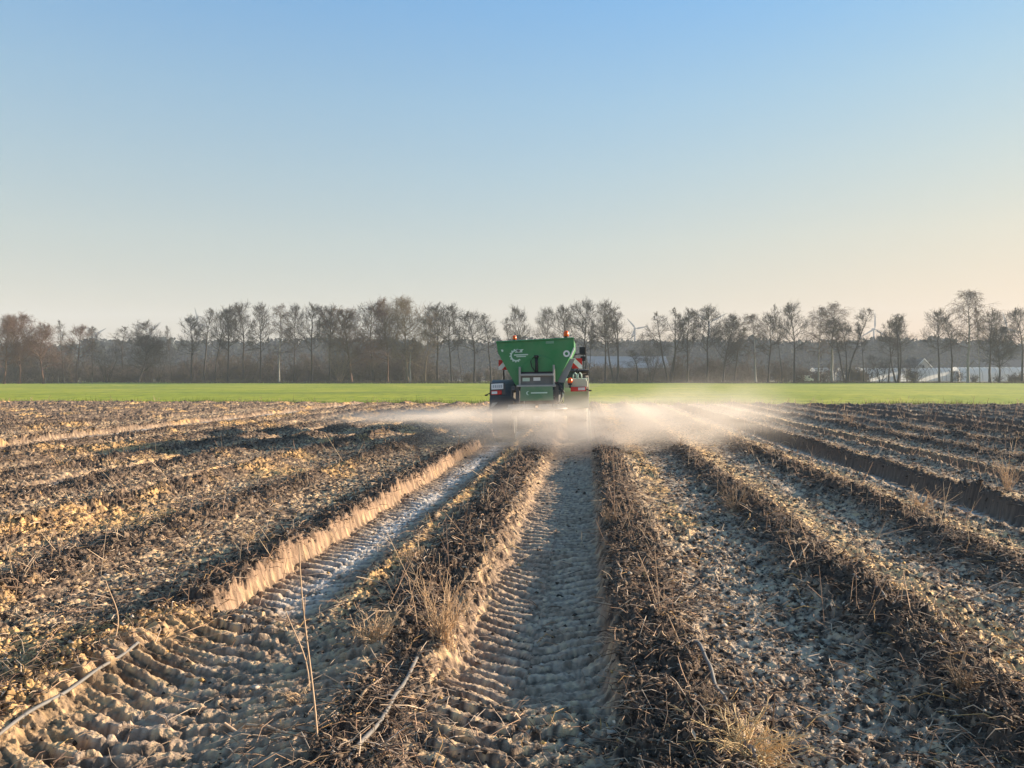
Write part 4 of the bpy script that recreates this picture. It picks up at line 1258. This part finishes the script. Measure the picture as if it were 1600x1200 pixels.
fern(1165, 1190, 120, 230, 80, 'bright straw tuft bent over at the bottom right foreground', seed=3, lie=.5, name='straw_tuft', m=mat('bright_straw', (.68, .48, .25), .8, var=.25, scale=20), fine=4)
fern(470, 1105, 50, 110, 26, 'low fern tangle around the foot of the tallest single stem', seed=4, lie=.5)
fern(1150, 795, 55, 90, 24, 'dry fern clump on the nearer right ridge, below the dust', seed=5, m=m_stem3)
fern(1440, 800, 40, 70, 20, 'pale fern clump in front of the deep right rut', seed=6)
fern(1505, 1075, 60, 50, 20, 'leafy brown tangle around the thick stub at right', seed=7, lie=.2, m=m_stem3)
fern(1325, 655, 24, 46, 26, 'tall dry weeds at the far field edge right of the dust', seed=8, fine=5)
fern(500, 640, 22, 60, 20, 'dry weeds at the far field edge left of the dust', seed=9, fine=5)
fern(578, 640, 26, 40, 20, 'brown weeds at the far field edge, just left of the dust tip', seed=10, m=m_stem3, fine=5)
fern(1575, 768, 60, 70, 26, 'dry stems at the right edge above the deep rut', seed=11, fine=4)
fern(950, 820, 36, 60, 14, 'sparse fern on the near ridge end right of the middle rut', seed=12, m=m_stem3)
fern(395, 850, 40, 60, 14, 'sparse pale stems left of the lit rut wall', seed=13, lie=.3)
fern(1110, 1115, 50, 90, 24, 'brown tangle hugging the right drip hose', seed=14, lie=.5, m=m_stem3)
fern(1062, 700, 18, 20, 10, 'small weeds standing in the right of the dust', seed=15, m=m_stem3)
fern(640, 880, 40, 60, 18, 'thin dry fern on the ridge edge above the left rut', seed=16, lie=.2)

# pale marker sticks near the dust
def stick(px, py, tip, label, r):
    p = on_ground(px, py); D = -(CR.inverted() @ (p - Vector((0, 0, CAM_H)))).z
    q = at(tip[0], tip[1], D)
    mb = MB().tube([tuple(p - Vector((0, 0, .06))), tuple(p.lerp(q, .5)), tuple(q)], r, 8, r * .8)
    return tag(mb.build('marker_stick', m_cream, None, smooth=True), label, 'stick')
stick(924, 692, (920, 642), 'pale thin marker stick standing in the dust right below the spreader', .022)
stick(806, 690, (805, 656), 'fainter marker stick standing in the dust below the left of the spreader', .014)

# ------------------------------------------------------------------ litter of chopped stems on the soil
def litter(N, seed):
    rg = np.random.default_rng(seed)
    y = 2.0 + 26.0 * rg.uniform(0, 1, N * 3) ** 2.0
    x = rg.uniform(-0.92, 0.66, N * 3) * (y + 1.6)
    z, Mk = terrain(x, y)
    cl = perlin(x * 1.6, y * 1.3, 501) + 0.6 * perlin(x * 4.5, y * 4.0, 502)
    wgt = np.clip(0.28 + 0.85 * Mk['ridge'] - (0.9 - 0.55 * (1 - ss(4.5, 6, y))) * Mk['rut'] + 0.45 * cl, 0.02, 1)
    keep = rg.uniform(0, 1, N * 3) < wgt
    x, y, z = x[keep][:N], y[keep][:N], z[keep][:N]
    rid = Mk['ridge'][keep][:N]
    N = len(x)
    L = rg.gamma(2.2, 0.035, N) + 0.03
    L = np.clip(L, .03, .34)
    az = rg.uniform(0, 2 * math.pi, N)
    tilt = np.abs(rg.normal(0, .30, N))
    r = rg.uniform(.0010, .0030, N) * (0.75 + y * 0.085)
    d = np.stack([np.cos(az) * np.cos(tilt), np.sin(az) * np.cos(tilt), np.sin(tilt)], 1)
    p0 = np.stack([x, y, z + .004], 1) - d * 0.012
    bend = rg.normal(0, .22, (N, 3)) * L[:, None]; bend[:, 2] = np.abs(bend[:, 2]) * .7
    p1 = p0 + d * (L * .5)[:, None] + bend * .35
    p2 = p0 + d * L[:, None] - np.array([[0, 0, .25]]) * (L * rg.uniform(0, 1, N))[:, None]
    V1, F1 = seg_mesh(p0, p1, r, r, 3)
    V2, F2 = seg_mesh(p1, p2, r, r * .6, 3)
    pal = np.array([(0.40, .26, .175), (.55, .42, .31), (.18, .11, .078), (.08, .058, .046), (.48, .29, .12), (.25, .175, .12)])
    pr = np.array([.34, .24, .14, .06, .04, .18])
    ci = rg.choice(len(pal), N, p=pr)
    dark = rid > .55
    ci[dark & (rg.uniform(0, 1, N) < .38)] = 3
    c = pal[ci] * rg.uniform(.75, 1.25, (N, 1))
    cc = np.repeat(c, 6, 0)
    me = np_mesh('litter', np.concatenate([V1, V2]), np.concatenate([F1, F2 + len(V1)]))
    set_color(me, 'tone', np.concatenate([cc, cc]))
    return me
m_lit, _, _ = attr_mat('chopped_stems', 'tone', 0.85, 0.2)
o = link('stem_litter', litter(64000, 11), m_lit)
tag(o, 'chopped dry stems and fern littering the ridges', 'litter', kind='stuff')

def crumbs(N, seed):
    """crumbs and clods of soil: small irregular eight-faced lumps"""
    rg = np.random.default_rng(seed)
    y = 2.0 + 24.0 * rg.uniform(0, 1, N * 3) ** 1.9
    x = rg.uniform(-0.92, 0.66, N * 3) * (y + 1.6)
    z, Mk = terrain(x, y)
    cl = perlin(x * 2.2, y * 1.9, 521) + 0.7 * perlin(x * 6, y * 5.5, 522)
    wgt = np.clip(0.35 + 0.5 * Mk['ridge'] - 0.55 * Mk['rut'] - 0.7 * Mk['wall'] + 0.5 * cl, 0.03, 1)
    k = rg.uniform(0, 1, N * 3) < wgt
    x, y, z, rid = x[k][:N], y[k][:N], z[k][:N], Mk['ridge'][k][:N]
    N = len(x)
    sz = np.clip(rg.gamma(1.6, .0038, N) + .003, .003, .020) * (0.8 + y * .045)
    base = np.array([(1, 0, 0), (0, 1, 0), (-1, 0, 0), (0, -1, 0), (0, 0, 1), (0, 0, -1)], float)
    P = base[None] * rg.uniform(.55, 1.25, (N, 6, 1)) + rg.normal(0, .22, (N, 6, 3))
    a = rg.uniform(0, 6.28, N); ca, sa = np.cos(a)[:, None], np.sin(a)[:, None]
    X, Y_ = P[:, :, 0] * ca - P[:, :, 1] * sa, P[:, :, 0] * sa + P[:, :, 1] * ca
    P = np.stack([X * 1.25, Y_, P[:, :, 2] * .75], -1) * sz[:, None, None] + np.stack([x, y, z + sz * .25], 1)[:, None]
    f = np.array([(0, 1, 4), (1, 2, 4), (2, 3, 4), (3, 0, 4), (1, 0, 5), (2, 1, 5), (3, 2, 5), (0, 3, 5)])
    F = (np.arange(N) * 6)[:, None, None] + f[None]
    pal = np.array([(.055, .042, .034), (.13, .095, .068), (.25, .175, .12), (.36, .31, .26), (.42, .26, .10)])
    ci = rg.choice(5, N, p=[.42, .28, .20, .07, .03])
    ci[(rid > .5) & (rg.uniform(0, 1, N) < .5)] = 0
    cc = np.repeat(pal[ci] * rg.uniform(.75, 1.3, (N, 1)), 6, 0)
    me = np_mesh('crumbs', P.reshape(-1, 3), F.reshape(-1, 3))
    set_color(me, 'tone', cc)
    return me
o = link('soil_crumbs', crumbs(120000, 14), m_lit)
tag(o, 'crumbs and small clods of dark and sandy soil', 'soil', kind='stuff')

def flakes(N, seed):
    """curled dead leaves and shreds, folded along the middle"""
    rg = np.random.default_rng(seed)
    y = 2.0 + 24.0 * rg.uniform(0, 1, N * 3) ** 1.9
    x = rg.uniform(-0.92, 0.66, N * 3) * (y + 1.6)
    z, Mk = terrain(x, y)
    cl = perlin(x * 1.8, y * 1.5, 531) + 0.7 * perlin(x * 5, y * 4.5, 532)
    wgt = np.clip(0.32 + 0.7 * Mk['ridge'] - 0.75 * Mk['rut'] - .6 * Mk['wall'] + 0.5 * cl, 0.02, 1)
    k = rg.uniform(0, 1, N * 3) < wgt
    x, y, z, rid = x[k][:N], y[k][:N], z[k][:N], Mk['ridge'][k][:N]
    N = len(x)
    L = np.clip(rg.gamma(2.5, .011, N), .010, .08) * (.8 + y * .04); W = L * rg.uniform(.12, .32, N)
    az = rg.uniform(0, 6.28, N); tl = rg.normal(0, .35, N)
    d = np.stack([np.cos(az) * np.cos(tl), np.sin(az) * np.cos(tl), np.sin(tl)], 1)
    s_ = np.stack([-np.sin(az), np.cos(az), rg.normal(0, .5, N)], 1); s_ /= np.linalg.norm(s_, axis=1, keepdims=True)
    c = np.stack([x, y, z + .005 + np.abs(np.sin(tl)) * L * .45], 1)
    up = np.array([[0, 0, 1.0]])
    h = (W * rg.uniform(-.4, .6, N))[:, None]
    A = c - d * (L * .5)[:, None]; B = c + d * (L * .5)[:, None] + up * h
    Cq = c + s_ * W[:, None] * .5 + up * h; D = c - s_ * W[:, None] * .5 + up * h * .8
    V = np.stack([A, Cq, B, D, c], 1).reshape(-1, 3)
    f = np.array([(0, 4, 1), (1, 4, 2), (2, 4, 3), (3, 4, 0)])
    F = (np.arange(N) * 5)[:, None, None] + f[None]
    pal = np.array([(.075, .053, .042), (.15, .10, .07), (.34, .25, .16), (.52, .40, .29), (.46, .27, .11)])
    ci = rg.choice(5, N, p=[.24, .28, .30, .13, .05])
    ci[(rid > .5) & (rg.uniform(0, 1, N) < .40)] = 0
    cc = np.repeat(pal[ci] * rg.uniform(.75, 1.3, (N, 1)), 5, 0)
    me = np_mesh('flakes', V, F.reshape(-1, 3))
    set_color(me, 'tone', cc)
    return me
o = link('leaf_litter', flakes(70000, 15), m_lit)
tag(o, 'curled dead leaf shreds lying on the soil', 'litter', kind='stuff')

def stubble(N, seed):
    rg = np.random.default_rng(seed)
    y = 5 + 42 * rg.uniform(0, 1, N) ** 1.3
    x = rg.uniform(-0.9, 0.66, N) * (y + 1.6)
    x = 0.4 + np.round((x - .4) / ROW) * ROW + rg.normal(0, .16, N)
    cl = perlin(x * .5, y * .4, 511) + 0.5 * ss(1.5, 6, x)
    keep = rg.uniform(-.4, .8, N) < cl
    x, y = x[keep], y[keep]; N = len(x)
    z, Mk = terrain(x, y)
    H = rg.gamma(2.0, .075, N) + .05
    q = np.stack([x, y, z - .02], 1)
    e = q + np.stack([rg.normal(0, .3, N) * H, rg.normal(0, .3, N) * H, H], 1)
    r = rg.uniform(.0016, .0032, N) * (.7 + y * .07)
    V1, F1 = seg_mesh(q, e, r, r * .5, 3)
    f = rg.uniform(.3, .8, (N, 1)); m_ = q + (e - q) * f
    e2 = m_ + np.stack([rg.normal(0, .35, N) * H, rg.normal(0, .35, N) * H, H * .3], 1)
    V2, F2 = seg_mesh(m_, e2, r * .7, r * .35, 3)
    pal = np.array([(.48, .32, .21), (.32, .21, .15), (.58, .43, .29)])
    c = pal[rg.choice(3, N)] * rg.uniform(.8, 1.2, (N, 1)); cc = np.repeat(c, 6, 0)
    me = np_mesh('stubble', np.concatenate([V1, V2]), np.concatenate([F1, F2 + len(V1)]))
    set_color(me, 'tone', np.concatenate([cc, cc]))
    return me
o = link('dry_stubble', stubble(6000, 12), m_lit)
tag(o, 'thin dry stubble standing along the ridges', 'stubble', kind='stuff')

# ------------------------------------------------------------------ lime dust cloud behind the spreader
def dust():
    x0, x1, y0, y1, z0, z1 = -6.4, 7.2, -3.4, 1.6, -0.25, 2.2
    o = MB().box(((x0 + x1) / 2, (y0 + y1) / 2, (z0 + z1) / 2), (x1 - x0, y1 - y0, z1 - z0)).build('lime_dust', None)
    o.location = (SX, SY, 0)
    tag(o, 'pale cloud of lime dust fanning out low behind the spreader', 'dust', kind='stuff')
    m = bpy.data.materials.new('lime_dust_air'); m.use_nodes = True
    t = m.node_tree; t.nodes.clear()
    N = t.nodes.new; L = t.links.new
    out = N('ShaderNodeOutputMaterial'); pv = N('ShaderNodeVolumePrincipled')
    pv.inputs['Color'].default_value = (0.95, 0.875, 0.80, 1)
    pv.inputs['Anisotropy'].default_value = 0.25
    L(pv.outputs[0], out.inputs['Volume'])
    tc = N('ShaderNodeTexCoord'); sx = N('ShaderNodeSeparateXYZ'); L(tc.outputs['Object'], sx.inputs[0])
    def val(v):
        return v
    def mt(op, a, b_=None, c=None):
        n = N('ShaderNodeMath'); n.operation = op
        for i, v in enumerate((a, b_, c)):
            if v is None: continue
            if isinstance(v, (int, float)): n.inputs[i].default_value = v
            else: L(v, n.inputs[i])
        return n.outputs[0]
    def sm(v, a, b_):
        n = N('ShaderNodeMapRange'); n.interpolation_type = 'SMOOTHSTEP'
        L(v, n.inputs['Value']); n.inputs['From Min'].default_value = a; n.inputs['From Max'].default_value = b_
        return n.outputs[0]
    def gauss(v, c, s):
        d = mt('DIVIDE', mt('SUBTRACT', v, c), s)
        return mt('EXPONENT', mt('MULTIPLY', mt('MULTIPLY', d, d), -1.0))
    X, Y, Zc = sx.outputs
    def noise(scale, sc, detail):
        mp = N('ShaderNodeMapping'); mp.inputs['Scale'].default_value = sc
        L(tc.outputs['Object'], mp.inputs['Vector'])
        n = N('ShaderNodeTexNoise'); n.inputs['Scale'].default_value = scale; n.inputs['Detail'].default_value = detail
        L(mp.outputs[0], n.inputs['Vector'])
        return n.outputs['Fac']
    n1 = noise(1.3, (0.55, 0.9, 1.7), 4)
    n2 = noise(3.2, (0.5, 0.8, 1.4), 3)
    nn = mt('MULTIPLY', sm(n1, .38, .68), mt('ADD', .3, mt('MULTIPLY', n2, 1.3)))
    # radial streaks thrown from the discs
    an = N('ShaderNodeMath'); an.operation = 'ARCTAN2'
    L(X, an.inputs[0]); L(mt('SUBTRACT', 0.9, Y), an.inputs[1])
    cv = N('ShaderNodeCombineXYZ')
    L(mt('MULTIPLY', an.outputs[0], 5.0), cv.inputs[0])
    L(mt('MULTIPLY', mt('SQRT', mt('ADD', mt('MULTIPLY', X, X), mt('MULTIPLY', Y, Y))), .55), cv.inputs[1])
    L(mt('MULTIPLY', Zc, 4.5), cv.inputs[2])
    n3n = N('ShaderNodeTexNoise'); n3n.inputs['Scale'].default_value = 1.0; n3n.inputs['Detail'].default_value = 4
    n3n.inputs['Roughness'].default_value = .6
    L(cv.outputs[0], n3n.inputs['Vector'])
    streak = sm(n3n.outputs['Fac'], .34, .68)
    # distance from the discs
    rr = mt('SQRT', mt('ADD', mt('MULTIPLY', X, X), mt('MULTIPLY', mt('ADD', Y, .3), mt('ADD', Y, .3))))
    # thrown sheet: thin, flat, sinking outwards; only behind and beside the discs
    zc = mt('SUBTRACT', .80, mt('MULTIPLY', rr, .022))
    left = sm(X, -5.4, -2.6)
    thick = mt('ADD', .095, mt('MULTIPLY', sm(X, -3.0, 3.0), .22))
    sheet = mt('MULTIPLY', gauss_v := mt('EXPONENT', mt('MULTIPLY', mt('POWER', mt('ABSOLUTE', mt('DIVIDE', mt('SUBTRACT', Zc, zc), thick)), 2.0), -1.0)), mt('MULTIPLY', left, sm(rr, 6.4, 3.0)))
    sheet = mt('MULTIPLY', sheet, mt('MULTIPLY', sm(Y, 0.15, -.25), mt('ADD', .08, mt('ADD', mt('MULTIPLY', streak, .9), mt('MULTIPLY', nn, .5)))))
    sheet = mt('MULTIPLY', sheet, mt('ADD', 0.40, mt('MULTIPLY', sm(X, -.4, -3.2), .55)))
    # falling curtain below the sheet
    cur = mt('MULTIPLY', mt('MULTIPLY', sm(Zc, 1.0, .45), sm(Zc, -.35, .35)), mt('MULTIPLY', sm(rr, 5.2, 1.6), mt('MULTIPLY', sm(X, -3.4, -.8), sm(Y, .6, -.4))))
    cur = mt('MULTIPLY', cur, mt('MULTIPLY', mt('ADD', .14, nn), 0.50))
    # drifting plume on the right
    plz = mt('ADD', .55, mt('MULTIPLY', sm(X, 1.0, 4.0), .25))
    pl_ = mt('EXPONENT', mt('MULTIPLY', mt('POWER', mt('ABSOLUTE', mt('DIVIDE', mt('SUBTRACT', Zc, plz), .42)), 2.0), -1.0))
    pl_ = mt('MULTIPLY', pl_, mt('MULTIPLY', mt('MULTIPLY', sm(X, .6, 2.2), sm(X, 6.6, 3.4)), mt('MULTIPLY', sm(Y, -3.3, -1.6), sm(Y, 1.5, .2))))
    pl_ = mt('MULTIPLY', pl_, mt('MULTIPLY', mt('ADD', .06, nn), .36))
    hi = mt('MULTIPLY', gauss(Zc, 1.15, .42), mt('MULTIPLY', gauss(X, 3.9, 1.3), mt('MULTIPLY', gauss(Y, -.8, 1.0), mt('MULTIPLY', sm(n1, .42, .75), .16))))
    tot = mt('ADD', mt('ADD', sheet, cur), mt('ADD', pl_, hi))
    L(mt('MULTIPLY', tot, 1.18), pv.inputs['Density'])
    o.data.materials.append(m)
    try:
        m.cycles.volume_step_rate = 0.12
    except Exception:
        pass
dust()
S.cycles.volume_max_steps = 256

# ------------------------------------------------------------------ haze
hz = MB().box((0, 700, 61.0), (2960, 1620, 126.0)).build('haze', None)
tag(hz, 'thin blue haze of the air', kind='stuff')
m = bpy.data.materials.new('haze_air'); m.use_nodes = True
m.node_tree.nodes.clear()
out = m.node_tree.nodes.new('ShaderNodeOutputMaterial'); pv = m.node_tree.nodes.new('ShaderNodeVolumePrincipled')
pv.inputs['Color'].default_value = (0.78, 0.85, 0.96, 1)
pv.inputs['Density'].default_value = 0.00042
m.node_tree.links.new(pv.outputs[0], out.inputs['Volume'])
hz.data.materials.append(m)
